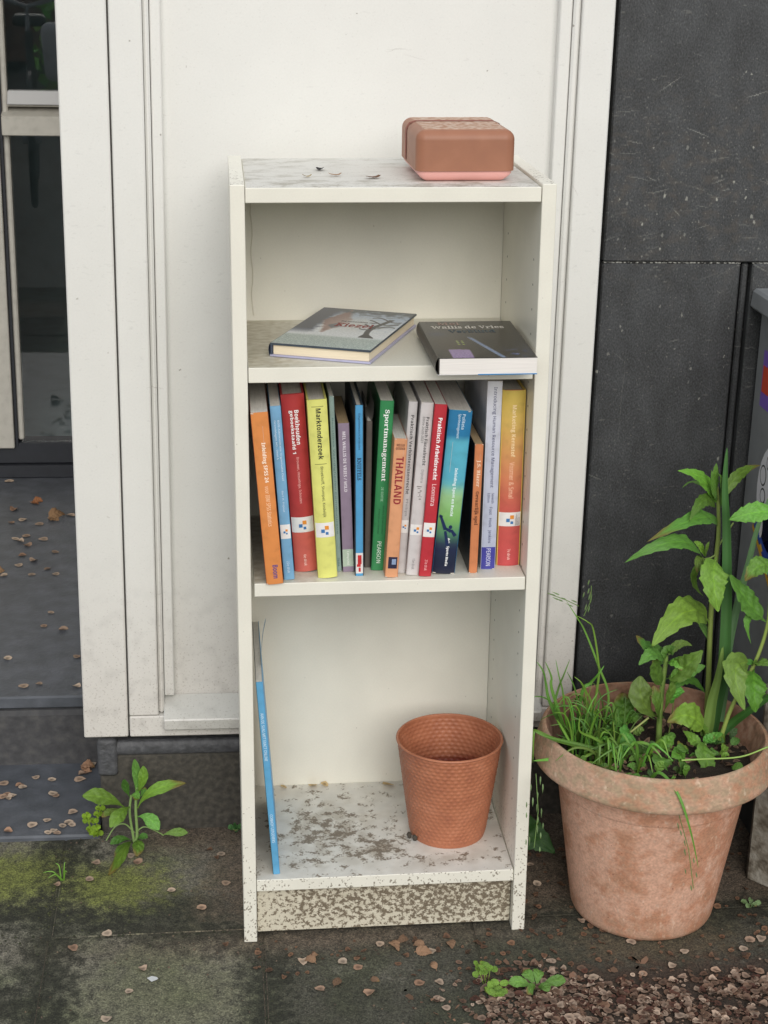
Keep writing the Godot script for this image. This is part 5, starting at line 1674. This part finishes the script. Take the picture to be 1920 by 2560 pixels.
	# seed heads of the grass
	for s: Array in [[Vector3(0.010, 0.215, 0.03), Vector3(-0.035, 0.235, 0.03), 7], [Vector3(0.018, 0.20, 0.03), Vector3(0.026, 0.245, 0.03), 7], [Vector3(-0.058, 0.010, 0.13), Vector3(-0.060, -0.09, 0.155), 16], [Vector3(0.122, -0.01, 0.20), Vector3(0.150, -0.125, 0.215), 9]]:
		var b := MB.new()
		b.col = lin(112, 142, 78)
		var e0: Vector3 = s[0]
		var e1: Vector3 = s[1]
		b.tube([e0, e0.lerp(e1, 0.5) + Vector3(0.004, 0, 0.002), e1], [0.0006], 4)
		for k: int in s[2]:
			var q := e0.lerp(e1, (k + 0.6) / s[2]) + Vector3(rng.randf_range(-0.012, 0.012), rng.randf_range(-0.004, 0.004), rng.randf_range(-0.006, 0.006))
			leaf_shape(b, q, q + (e1 - e0).normalized() * 0.005 + Vector3(0, 0, 0.0006), q + (e1 - e0).normalized() * rng.randf_range(0.008, 0.014), 0.0021, "lance", lin(106, 132, 82))
		obj("seed_head", b, M.blade, pl)
	# the long blade that hangs down the front of the pot
	var hb := MB.new()
	blade_shape(hb, [Vector3(0.085, 0.0, 0.16), Vector3(0.100, 0.030, 0.175), Vector3(0.117, 0.018, 0.212), Vector3(0.135, -0.03, 0.222), Vector3(0.155, -0.095, 0.212)], 0.0062, green(0.92), 0.3)
	obj("blade", hb, M.blade, pl)


# ------------------------------------------------------------------ grey bin with stickers, concrete post
func bin_and_post() -> void:
	var x0 := 0.775
	var b := thing("grey_bin", "grey steel bin with overhanging lid and stickers, cut off at the right edge", "bin", Transform3D(Basis(), Vector3(x0 + 0.2, 0.0, -0.14)))
	var gm := mat(rgb(138, 141, 144), 0.5, M.wear_tex, 2.0)
	var mb := MB.new()
	mb.box(Vector3(-0.2, 0.20, -0.195), Vector3(0.2, 0.838, 0.21), 0.006)
	obj("body", mb, gm, b)
	mb = MB.new()
	mb.hexa([Vector3(-0.216, 0.8385, -0.203), Vector3(0.216, 0.8385, -0.203), Vector3(0.216, 0.8385, 0.225), Vector3(-0.216, 0.8385, 0.225), Vector3(-0.213, 0.868, -0.203), Vector3(0.213, 0.868, -0.203), Vector3(0.213, 0.866, 0.222), Vector3(-0.213, 0.866, 0.222)], 0.004)
	obj("lid", mb, gm, b)
	mb = MB.new()
	mb.box(Vector3(-0.17, 0.0, -0.17), Vector3(0.17, 0.1995, 0.18), 0.004)
	obj("foot", mb, flat(rgb(70, 72, 74), 0.7), b)
	# stickers on the side that faces the bookcase, each a thin sheet
	var sheet := func(called: String, ring: Array, c: Color, dx: float, under: Node) -> MeshInstance3D:
		var q := MB.new()
		var f := []
		var g := []
		for r: Vector2 in ring:
			f.append(Vector3(-0.2 - dx, r.y, r.x))
		q.face(f, Vector3.LEFT)
		return obj(called, q, flat(c, 0.4), under)
	var ellipse := func(cz: float, cy: float, rz: float, ry: float) -> Array:
		var e := []
		for j in 28:
			e.append(Vector2(cz + cos(TAU * j / 28.0) * rz, cy + sin(TAU * j / 28.0) * ry))
		return e
	var s1: Node = sheet.call("sticker", [Vector2(-0.160, 0.785), Vector2(-0.04, 0.785), Vector2(-0.04, 0.700), Vector2(-0.160, 0.700)], rgb(128, 96, 190), 0.0006, b)
	tag_part(s1, "purple sticker with red field, below the lid")
	sheet.call("printed_field", [Vector2(-0.157, 0.762), Vector2(-0.05, 0.762), Vector2(-0.05, 0.722), Vector2(-0.157, 0.722)], rgb(214, 78, 52), 0.0009, s1)
	var s2: Node = sheet.call("sticker", ellipse.call(-0.045, 0.585, 0.09, 0.085), rgb(226, 226, 232), 0.0006, b)
	tag_part(s2, "round white sticker with black line drawing")
	for q: Array in [[-0.112, 0.605, 0.014, 0.016], [-0.106, 0.575, 0.012, 0.012], [-0.09, 0.63, 0.012, 0.012]]:
		sheet.call("drawn_line", ellipse.call(q[0], q[1], q[2], q[3]), rgb(30, 30, 36), 0.0008, s2)
		sheet.call("drawn_line", ellipse.call(q[0], q[1], q[2] - 0.0025, q[3] - 0.0025), rgb(226, 226, 232), 0.0010, s2)
	var s3: Node = sheet.call("sticker", [Vector2(-0.135, 0.517), Vector2(-0.085, 0.560), Vector2(0.02, 0.500), Vector2(-0.03, 0.452)], rgb(52, 84, 176), 0.0006, b)
	tag_part(s3, "slanting blue and yellow sticker")
	for k in 3:
		var o := Vector2(0.026 * k, -0.018 * k)
		sheet.call("printed_field", [Vector2(-0.128, 0.515) + o, Vector2(-0.118, 0.523) + o, Vector2(-0.108, 0.515) + o, Vector2(-0.118, 0.507) + o], rgb(232, 190, 70), 0.0009, s3)
	sheet.call("printed_field", [Vector2(-0.137, 0.515), Vector2(-0.135, 0.523), Vector2(-0.03, 0.458), Vector2(-0.033, 0.449)], rgb(214, 168, 44), 0.0011, s3)
	sheet.call("printed_field", ellipse.call(-0.098, 0.527, 0.007, 0.015), rgb(236, 236, 238), 0.0013, s3)

	var t := thing("concrete_post", "pale rough concrete post in front of the grey bin, bottom right", "post", Transform3D(Basis(Vector3.UP, deg_to_rad(-49.0)), Vector3(0.757, 0.006, -0.110)))
	mb = MB.new()
	mb.box(Vector3(0.0, 0, -0.16), Vector3(0.16, 0.33, 0.0), 0.006)
	obj("post", mb, bump(mat(Color.WHITE, 0.95, ntex(131, 0.03, [[0.2, rgb(104, 96, 84)], [0.5, rgb(148, 142, 130)], [0.8, rgb(172, 168, 158)]], 256, 6), 4.0), M.rough_bump, 0.12), t)


# ------------------------------------------------------------------ weeds on the pavement
func weeds() -> void:
	var w := thing("plinth_weed", "spoon-leaved green weed growing at the foot of the dark plinth", "plant", Transform3D(Basis(), Vector3(-0.167, 0.002, -0.285)))
	var c := lin(132, 160, 96)
	stem(w, [Vector3(0.001, 0, 0), Vector3(0.005, 0.013, 0), Vector3(0.004, 0.054, 0), Vector3(0.005, 0.076, 0), Vector3(0.007, 0.095, 0)], 0.0026, 0.002, c)
	stem(w, [Vector3(0, 0, 0), Vector3(-0.002, 0.017, 0), Vector3(-0.005, 0.043, 0), Vector3(-0.005, 0.062, 0), Vector3(-0.002, 0.082, 0)], 0.0022, 0.0018, c)
	grow(w, "spoon", [[-0.012, 0.066, 0.01, -0.040, 0.095, 0.03, -0.074, 0.104, 0.04, 0.030], [0.007, 0.059, 0, 0.034, 0.100, 0.02, 0.084, 0.116, 0.03, 0.023], [0.006, 0.082, 0, 0.016, 0.112, 0.01, 0.018, 0.138, 0.01, 0.018], [0.004, 0.08, 0, 0.007, 0.112, 0, 0.004, 0.145, 0, 0.016], [-0.004, 0.078, 0, -0.009, 0.099, 0.01, -0.012, 0.121, 0.02, 0.014], [-0.004, 0.062, 0, -0.017, 0.067, 0.03, -0.033, 0.054, 0.05, 0.025], [-0.018, 0.053, -0.01, -0.034, 0.055, 0, -0.048, 0.050, 0.01, 0.015], [0.006, 0.044, 0, 0.024, 0.046, 0.01, 0.040, 0.030, 0.02, 0.025], [0.010, 0.078, 0, 0.016, 0.086, 0, 0.019, 0.096, 0, 0.011], [0.007, 0.098, 0.01, 0.007, 0.094, 0.02, 0.004, 0.084, 0.02, 0.016]], 0.98)
	stem(w, [Vector3(0, 0.017, 0), Vector3(-0.013, 0.034, 0.004), Vector3(-0.028, 0.032, 0.008), Vector3(-0.042, 0.010, 0.01)], 0.0013, 0.001, c, "petiole")
	stem(w, [Vector3(0.003, 0.016, 0), Vector3(0.016, 0.026, 0), Vector3(0.034, 0.018, 0.0), Vector3(0.046, 0.010, 0)], 0.0011, 0.0009, c, "petiole")
	grow(w, "spoon", [[0.043, 0.010, 0, 0.063, 0.015, 0, 0.084, 0.013, 0, 0.016], [0.004, 0.002, 0, 0.013, 0.015, 0.01, 0.022, 0.017, 0.02, 0.013], [-0.004, 0.003, 0, -0.020, 0.012, 0.01, -0.036, 0.008, 0.02, 0.015], [-0.003, 0.003, 0.004, -0.014, 0.012, 0.035, -0.026, 0.006, 0.062, 0.018], [-0.004, 0.003, 0.005, -0.014, 0.012, 0.055, -0.034, 0.004, 0.105, 0.019], [0.002, 0.003, 0.004, 0.008, 0.014, 0.03, 0.006, 0.005, 0.055, 0.022]], 0.88)
	# clover by the corner
	var cl := thing("clover_sprig", "small yellow-green clover sprig at the corner of step and plinth", "plant", Transform3D(Basis(), Vector3(-0.230, 0.002, -0.303)))
	for k in 9:
		var at := Vector3(rng.randf_range(-0.012, 0.012), 0.008 + 0.005 * k, rng.randf_range(-0.004, 0.014))
		stem(cl, [Vector3(0, 0, 0), at * 0.6, at], 0.0006, 0.0005, lin(140, 170, 60))
		for j in 3:
			var a := TAU * j / 3.0 + k
			var d := Vector3(cos(a), 0.25, sin(a)) * 0.0085
			var mb := MB.new()
			leaf_shape(mb, at, at + d * 0.55, at + d, 0.0088, "round", lin(140, 178, 38))
			obj("leaf", mb, M.leaf, cl)
	var tf := thing("grass_tuft", "small grass tuft in the paving joint on the left", "grass tuft", Transform3D(Basis(), Vector3(-0.2675, 0.0, -0.185)))
	for q: Array in [[-0.012, 0.022, -0.01, -0.004], [-0.030, 0.012, 0.0, -0.002], [0.003, 0.026, -0.006, 0.0], [-0.022, 0.007, 0.008, 0.0], [0.006, 0.014, 0.004, 0.0]]:
		var mb := MB.new()
		var e := Vector3(q[0], q[1], q[2])
		blade_shape(mb, [Vector3(q[3], -0.004, 0), e * 0.5 + Vector3(0, 0.007, 0), e], 0.0024, lin(104, 150, 52), 0.2)
		obj("blade", mb, M.blade, tf)
	var rosette := func(at: Vector3, label: String, n: int, ln: float, wd: float, col: Color, up: float) -> void:
		var o := thing("seedling", label, "plant", Transform3D(Basis(), at))
		for k in n:
			var a := TAU * k / n + rng.randf_range(-0.3, 0.3)
			var l := ln * rng.randf_range(0.75, 1.15)
			var d := Vector3(cos(a), 0, sin(a) * 0.9)
			var mb := MB.new()
			leaf_shape(mb, Vector3(0, 0.002, 0), d * l * 0.55 + Vector3(0, up * 1.1, 0), d * l + Vector3(0, up, 0), wd, "spoon", col * rng.randf_range(0.85, 1.15))
			obj("leaf", mb, M.leaf, o)
	rosette.call(Vector3(0.392, 0.0, 0.141), "seedling with broad round leaves on the brown seed litter", 6, 0.035, 0.016, lin(104, 148, 64), 0.014)
	rosette.call(Vector3(0.7415, 0.006, -0.029), "tiny grey-green seedling between flowerpot and concrete post", 5, 0.014, 0.008, lin(120, 150, 100), 0.010)
	rosette.call(Vector3(-0.008, 0.0, -0.305), "tiny green shoot beside the bookcase's left foot", 4, 0.014, 0.010, lin(70, 120, 60), 0.010)
	var cb := thing("seedling_patch", "yellow-green clover-like seedlings left of the broad-leaved seedling", "plant", Transform3D(Basis(), Vector3(0.327, 0.0, 0.128)))
	for k in 11:
		var at := Vector3(rng.randf_range(-0.016, 0.014), 0.008 + rng.randf() * 0.016, rng.randf_range(-0.026, 0.036))
		stem(cb, [Vector3(at.x * 0.4, 0, at.z * 0.6), at * 0.8, at], 0.0005, 0.0005, lin(140, 170, 70))
		for j in 2:
			var a := TAU * j / 2.0 + k * 1.3
			var d := Vector3(cos(a), 0.2, sin(a)) * 0.0125
			var mb := MB.new()
			leaf_shape(mb, at, at + d * 0.55, at + d, 0.0088, "round", lin(126, 166, 62))
			obj("leaf", mb, M.leaf, cb)
	var db := thing("dock_leaf", "single dark green leaf in the gap between bookcase and flowerpot", "plant", Transform3D(Basis(), Vector3(0.435, 0.0, -0.21)))
	var lm := MB.new()
	leaf_shape(lm, Vector3(-0.02, 0.0, -0.03), Vector3(0.0, 0.04, 0.0), Vector3(0.045, 0.02, 0.03), 0.06, "ovate", lin(60, 104, 46))
	obj("leaf", lm, M.leaf, db)


# ------------------------------------------------------------------ fallen elm seeds
func fallen_seeds() -> void:
	var drop := func(spots: Array, y: float, frame: Transform3D, label: String, group: String, big: float) -> void:
		for k in range(0, spots.size(), 2):
			var v := rng.randf_range(0.75, 1.1)
			var o := seed_mesh(rng.randf_range(0.0062, 0.0088) * big, rng.randi(), lin(196, 176, 156).lerp(lin(150, 108, 82), 0.8 * pow(rng.randf(), 2.0)) * v)
			add(o, "elm_seed", self)
			o.transform = frame * Transform3D(Basis(Vector3.UP, rng.randf() * TAU) * Basis(Vector3.RIGHT, rng.randf_range(-0.12, 0.12)), Vector3(spots[k], y, spots[k + 1]))
			tag(o, label, "seed", group)
	var id := Transform3D()
	drop.call([-0.520, -1.745, -0.446, -1.585, -0.486, -1.538, -0.481, -1.450, -0.458, -1.466, -0.419, -1.437, -0.357, -1.495, -0.439, -1.362, -0.460, -1.343, -0.448, -1.329, -0.401, -1.340, -0.431, -1.301, -0.370, -1.261, -0.436, -1.244, -0.410, -1.210], 0.1275, id, "dry tan elm seed lying on the dark porch floor", "elm seeds on the porch floor", 1.1)
	drop.call([-0.436, -1.185, -0.459, -1.128, -0.376, -1.162, -0.357, -1.131, -0.405, -1.131, -0.348, -0.928, -0.355, -0.862, -0.319, -0.843, -0.405, -0.717, -0.284, -0.719, -0.364, -0.598, -0.339, -0.608, -0.274, -0.593], 0.1275, id, "dry tan elm seed lying on the dark porch floor", "elm seeds on the porch floor", 0.95)
	drop.call([-0.249, -0.538, -0.257, -0.512, -0.339, -0.497, -0.312, -0.487, -0.266, -0.487, -0.390, -0.479, -0.357, -0.464, -0.306, -0.439, -0.386, -0.433, -0.269, -0.376, -0.307, -0.351, -0.273, -0.343, -0.281, -0.332, -0.329, -0.338], 0.0065, id, "pale elm seed lying on the lower blue-grey step", "elm seeds on the lower step", 0.95)
	drop.call([-0.250, -0.530, -0.264, -0.505, -0.363, -0.472, -0.300, -0.432, -0.381, -0.441, -0.267, -0.335, -0.294, -0.318, -0.287, -0.310, -0.302, -0.312, -0.365, -0.320, -0.376, -0.428, -0.371, -0.436], 0.0065, id, "pale elm seed lying on the lower blue-grey step", "elm seeds on the lower step", 0.85)
	drop.call([-0.229, -0.182, -0.276, -0.170, -0.159, -0.224, -0.061, -0.091, -0.025, -0.155, -0.106, -0.141, -0.140, 0.055, -0.157, 0.105, -0.183, 0.164, -0.194, -0.036, -0.239, -0.004, -0.222, -0.229, -0.032, -0.239, -0.17, -0.245, -0.185, -0.252], 0.001, case_frame, "pale elm seed lying on the mossy paving left of the bookcase", "elm seeds on the mossy paving", 0.85)
	drop.call([0.589, 0.107, 0.544, 0.122, 0.473, 0.125, 0.615, 0.074, 0.705, 0.129, 0.732, 0.052, 0.646, 0.121, 0.546, 0.045, 0.486, -0.012, 0.440, -0.115, 0.440, -0.170, 0.423, 0.082, 0.715, 0.055, 0.70, 0.075], 0.001, case_frame, "pale elm seed lying on the paving round the flowerpot", "elm seeds round the flowerpot", 0.9)
	drop.call([0.08, 0.055, 0.10, 0.12, 0.155, 0.075, 0.235, 0.118, 0.245, 0.04, 0.26, 0.045, 0.135, 0.06, 0.262, 0.118, 0.165, 0.135, 0.19, 0.022], 0.001, case_frame, "dry brown elm seed lying in front of the bookcase", "elm seeds in front of the bookcase", 0.85)
	# the drift of seed husks bottom right, uncounted
	var mb := MB.new()
	var dn := noise(141, 6.0, 3)
	var made := 0
	while made < 4300:
		var x := rng.randf_range(0.16, 0.95)
		var z := rng.randf_range(0.0, 0.34)
		var edge := smooth(0.20, 0.42, x + 0.25 * (z - 0.12)) * smooth(0.055 + 0.05 * smooth(0.42, 0.5, x) * smooth(0.78, 0.68, x), 0.17, z)
		edge *= 0.62 + 0.75 * dn.get_noise_2d(x, z)
		if x > 0.42 and x < 0.72 and z < 0.10:
			edge *= 0.25
		if rng.randf() > edge:
			continue
		made += 1
		var tone: float = rng.randf()
		var col := lin(112, 86, 70).lerp(lin(198, 174, 154), tone * tone)
		if rng.randf() < 0.25:
			col = lin(92, 60, 48)
		var tilt := Basis(Vector3(rng.randf_range(-1, 1), 0, rng.randf_range(-1, 1)).normalized(), rng.randf_range(-0.32, 0.32))
		seed_shape(mb, Transform3D(Basis(Vector3.UP, rng.randf() * TAU) * tilt, Vector3(x, 0.001 + rng.randf() * 0.0035 * edge, z)), 0.0014 + 0.0056 * pow(rng.randf(), 2.0), rng.randi(), col * rng.randf_range(0.6, 1.05))
	for k in 900:       # torn leaf crumbs among the husks
		var x := rng.randf_range(0.18, 0.95)
		var z := rng.randf_range(0.02, 0.32)
		if rng.randf() > smooth(0.16, 0.40, x + 0.25 * (z - 0.12)) * smooth(0.03, 0.15, z):
			continue
		var rr := 0.002 + 0.007 * pow(rng.randf(), 2.2)
		var at := Vector3(x, 0.002 + rng.randf() * 0.003, z)
		var up := Vector3(rng.randf_range(-0.5, 0.5), 1, rng.randf_range(-0.5, 0.5)).normalized()
		var ax := up.cross(Vector3(rng.randf_range(-1, 1), 0, rng.randf_range(-1, 1)).normalized()).normalized()
		var ring := []
		for j in 6:
			var w := TAU * j / 6.0
			ring.append(at + (ax * cos(w) + up.cross(ax) * sin(w) * 0.6) * rr * rng.randf_range(0.45, 1.25))
		mb.col = lin(128, 98, 78).lerp(lin(70, 56, 46), rng.randf()) * rng.randf_range(0.7, 1.3)
		mb.face(ring, up)
	for k in 520:       # thinner scatter behind and between
		var x := rng.randf_range(-0.05, 0.85)
		var z := rng.randf_range(-0.29, 0.10)
		if x > 0.02 and x < 0.38 and z < -0.0:
			continue
		if x < 0.0 and rng.randf() < 0.7:
			continue
		seed_shape(mb, Transform3D(Basis(Vector3.UP, rng.randf() * TAU) * Basis(Vector3.RIGHT, rng.randf_range(-0.5, 0.5)), Vector3(x, 0.001, z)), rng.randf_range(0.002, 0.005), rng.randi(), lin(128, 96, 74) * rng.randf_range(0.4, 1.0))
	var dr := obj("seed_litter", mb, M.seed)
	dr.transform = case_frame
	tag(dr, "drift of brown elm seed husks over the paving, bottom right", "seed litter")
	dr.set_meta("kind", "stuff")
	# grit and crumbs of dirt by the foot of the case
	mb = MB.new()
	for k in 1500:
		var x := rng.randf_range(-0.30, 0.85)
		var z := rng.randf_range(-0.32, 0.26)
		var w := 0.15 + 0.85 * exp(-pow((x - 0.18) / 0.30, 2.0) - pow((z - 0.0) / 0.05, 2.0)) + 0.5 * exp(-pow((z + 0.30) / 0.05, 2.0))
		if rng.randf() > w or (x > 0.0 and x < 0.4 and z < -0.035):
			continue
		var r := rng.randf_range(0.0007, 0.0022)
		var a := rng.randf() * TAU
		var v := rng.randf_range(0.35, 1.2)
		mb.col = lin(104, 90, 76) * v
		var at := Vector3(x, 0.0004, z)
		var ap := at + Vector3(0, r * 1.1, 0)
		for j in 4:
			var q0 := at + Vector3(cos(a + j * PI / 2), 0, sin(a + j * PI / 2)) * r
			var q1 := at + Vector3(cos(a + (j + 1) * PI / 2), 0, sin(a + (j + 1) * PI / 2)) * r
			mb.face([q0, q1, ap], (q0 + q1) / 2 - at + Vector3(0, r, 0))
	var gr := obj("grit", mb, M.seed)
	gr.transform = case_frame
	tag(gr, "crumbs of soil and grit scattered on the paving", "grit")
	gr.set_meta("kind", "stuff")
	# moss and algae cushions along the joints and over the green slabs
	mb = MB.new()
	for k in 5200:
		var x := rng.randf_range(-0.45, 0.30)
		var z := rng.randf_range(-0.30, 0.27)
		var dj := minf(absf(x + 0.27), absf(z + 0.031))
		if x > -0.02 and z > -0.03:
			dj = minf(dj, absf(x - 0.03))
		var moss := exp(-pow((x + 0.20) / 0.10, 2.0) - pow((z + 0.165) / 0.07, 2.0)) + exp(-pow((x + 0.38) / 0.11, 2.0) - pow((z + 0.20) / 0.08, 2.0))
		if rng.randf() > exp(-dj / 0.012) + 0.55 * moss * moss or (x > 0.0 and z < 0.002):
			continue
		var r := rng.randf_range(0.0008, 0.0026) * (0.7 if moss > 0.5 else 1.0)
		mb.col = (lin(52, 54, 40).lerp(lin(104, 110, 58), clampf(moss, 0.0, 1.0))) * rng.randf_range(0.55, 1.25)
		var at := Vector3(x, -0.0006, z)
		var ap := at + Vector3(rng.randf_range(-0.3, 0.3) * r, r * rng.randf_range(0.7, 1.2), rng.randf_range(-0.3, 0.3) * r)
		var a := rng.randf() * TAU
		for j in 5:
			var q0 := at + Vector3(cos(a + j * TAU / 5), 0, sin(a + j * TAU / 5)) * r
			var q1 := at + Vector3(cos(a + (j + 1) * TAU / 5), 0, sin(a + (j + 1) * TAU / 5)) * r
			mb.face([q0, q1, ap], (q0 + q1) / 2 - at + Vector3(0, r, 0))
	var ms := obj("moss", mb, M.seed)
	ms.transform = case_frame
	tag(ms, "low moss cushions on the left-hand paving slabs and in their joints", "moss")
	ms.set_meta("kind", "stuff")
	# torn brown leaves in front of the case
	for q: Array in [[0.205, 0.018, 0.026], [0.232, 0.012, 0.020], [0.236, 0.045, 0.026], [0.252, 0.038, 0.018], [0.098, 0.062, 0.018], [0.092, 0.050, 0.013], [0.118, 0.118, 0.020], [0.290, 0.020, 0.022], [0.168, 0.106, 0.014], [0.262, 0.092, 0.016]]:
		mb = MB.new()
		var d: Vector3 = Vector3(rng.randf_range(-1, 1), 0, rng.randf_range(-0.6, 0.6)).normalized() * q[2]
		leaf_shape(mb, Vector3(0, 0.001, 0), d * 0.5 + Vector3(0, rng.randf_range(0.003, 0.008), 0), d + Vector3(0, 0.001, 0), q[2] * 0.6, "ovate", lin(138, 108, 84) * rng.randf_range(0.6, 1.2), Vector3(0.0, 1.0, 0.3))
		var o := obj("dry_leaf", mb, M.seed)
		o.transform = case_frame * Transform3D(Basis(), Vector3(q[0], 0.0008, q[1]))
		tag(o, "torn brown leaf scrap on the paving just before the bookcase", "dry leaf", "leaf scraps before the bookcase")
	# single leaves that can be told apart
	var curl := func(at: Vector3, ln: float, c: Color, label: String, frame: Transform3D) -> void:
		var lf := MB.new()
		var d := Vector3(rng.randf_range(0.6, 1.0), 0, rng.randf_range(-0.5, 0.5)).normalized() * ln
		leaf_shape(lf, Vector3(0, 0.001, 0), d * 0.5 + Vector3(0, ln * 0.32, ln * 0.15), d + Vector3(0, ln * 0.08, 0), ln * 0.75, "ovate", c, Vector3(0.2, 1.0, 0.5))
		leaf_shape(lf, Vector3(0.002, 0.001, 0.002), d * 0.4 + Vector3(0, ln * 0.12, ln * 0.4), d * 0.7 + Vector3(0, 0.001, ln * 0.7), ln * 0.5, "lance", c * 0.85, Vector3(0.0, 1.0, 0.4))
		var o := obj("dry_leaf", lf, M.seed)
		o.transform = frame * Transform3D(Basis(), at)
		tag(o, label, "dry leaf")
	curl.call(Vector3(-0.405, 0.1275, -1.475), 0.040, lin(150, 118, 86), "largest curled brown leaf on the porch floor, by the white board", id)
	curl.call(Vector3(-0.452, 0.1275, -1.590), 0.026, lin(176, 120, 82), "orange-brown folded leaf on the porch floor, nearest the door threshold", id)
	curl.call(Vector3(-0.490, 0.1275, -1.130), 0.036, lin(164, 132, 100), "crumpled tan leaf on the porch floor at the left edge", id)
	curl.call(Vector3(-0.430, 0.0065, -0.425), 0.034, lin(150, 104, 80), "crumpled reddish-brown leaf on the lower step at the left edge", id)
	curl.call(Vector3(-0.268, 0.0065, -0.535), 0.026, lin(176, 136, 108), "curled leaf in the corner of the lower step under the white board", id)
	mb = MB.new()
	var chip := []
	for j in 7:
		chip.append(Vector3(cos(TAU * j / 7.0) * rng.randf_range(0.006, 0.010), 0.0022 + 0.001 * (j % 2), sin(TAU * j / 7.0) * rng.randf_range(0.004, 0.007)))
	mb.face(chip, Vector3.UP)
	var ch := obj("paper_scrap", mb, flat(rgb(240, 242, 244), 0.7))
	ch.transform = case_frame * Transform3D(Basis(), Vector3(-0.125, 0.0, 0.079))
	tag(ch, "small bright white scrap on the front left paving slab", "paper scrap")
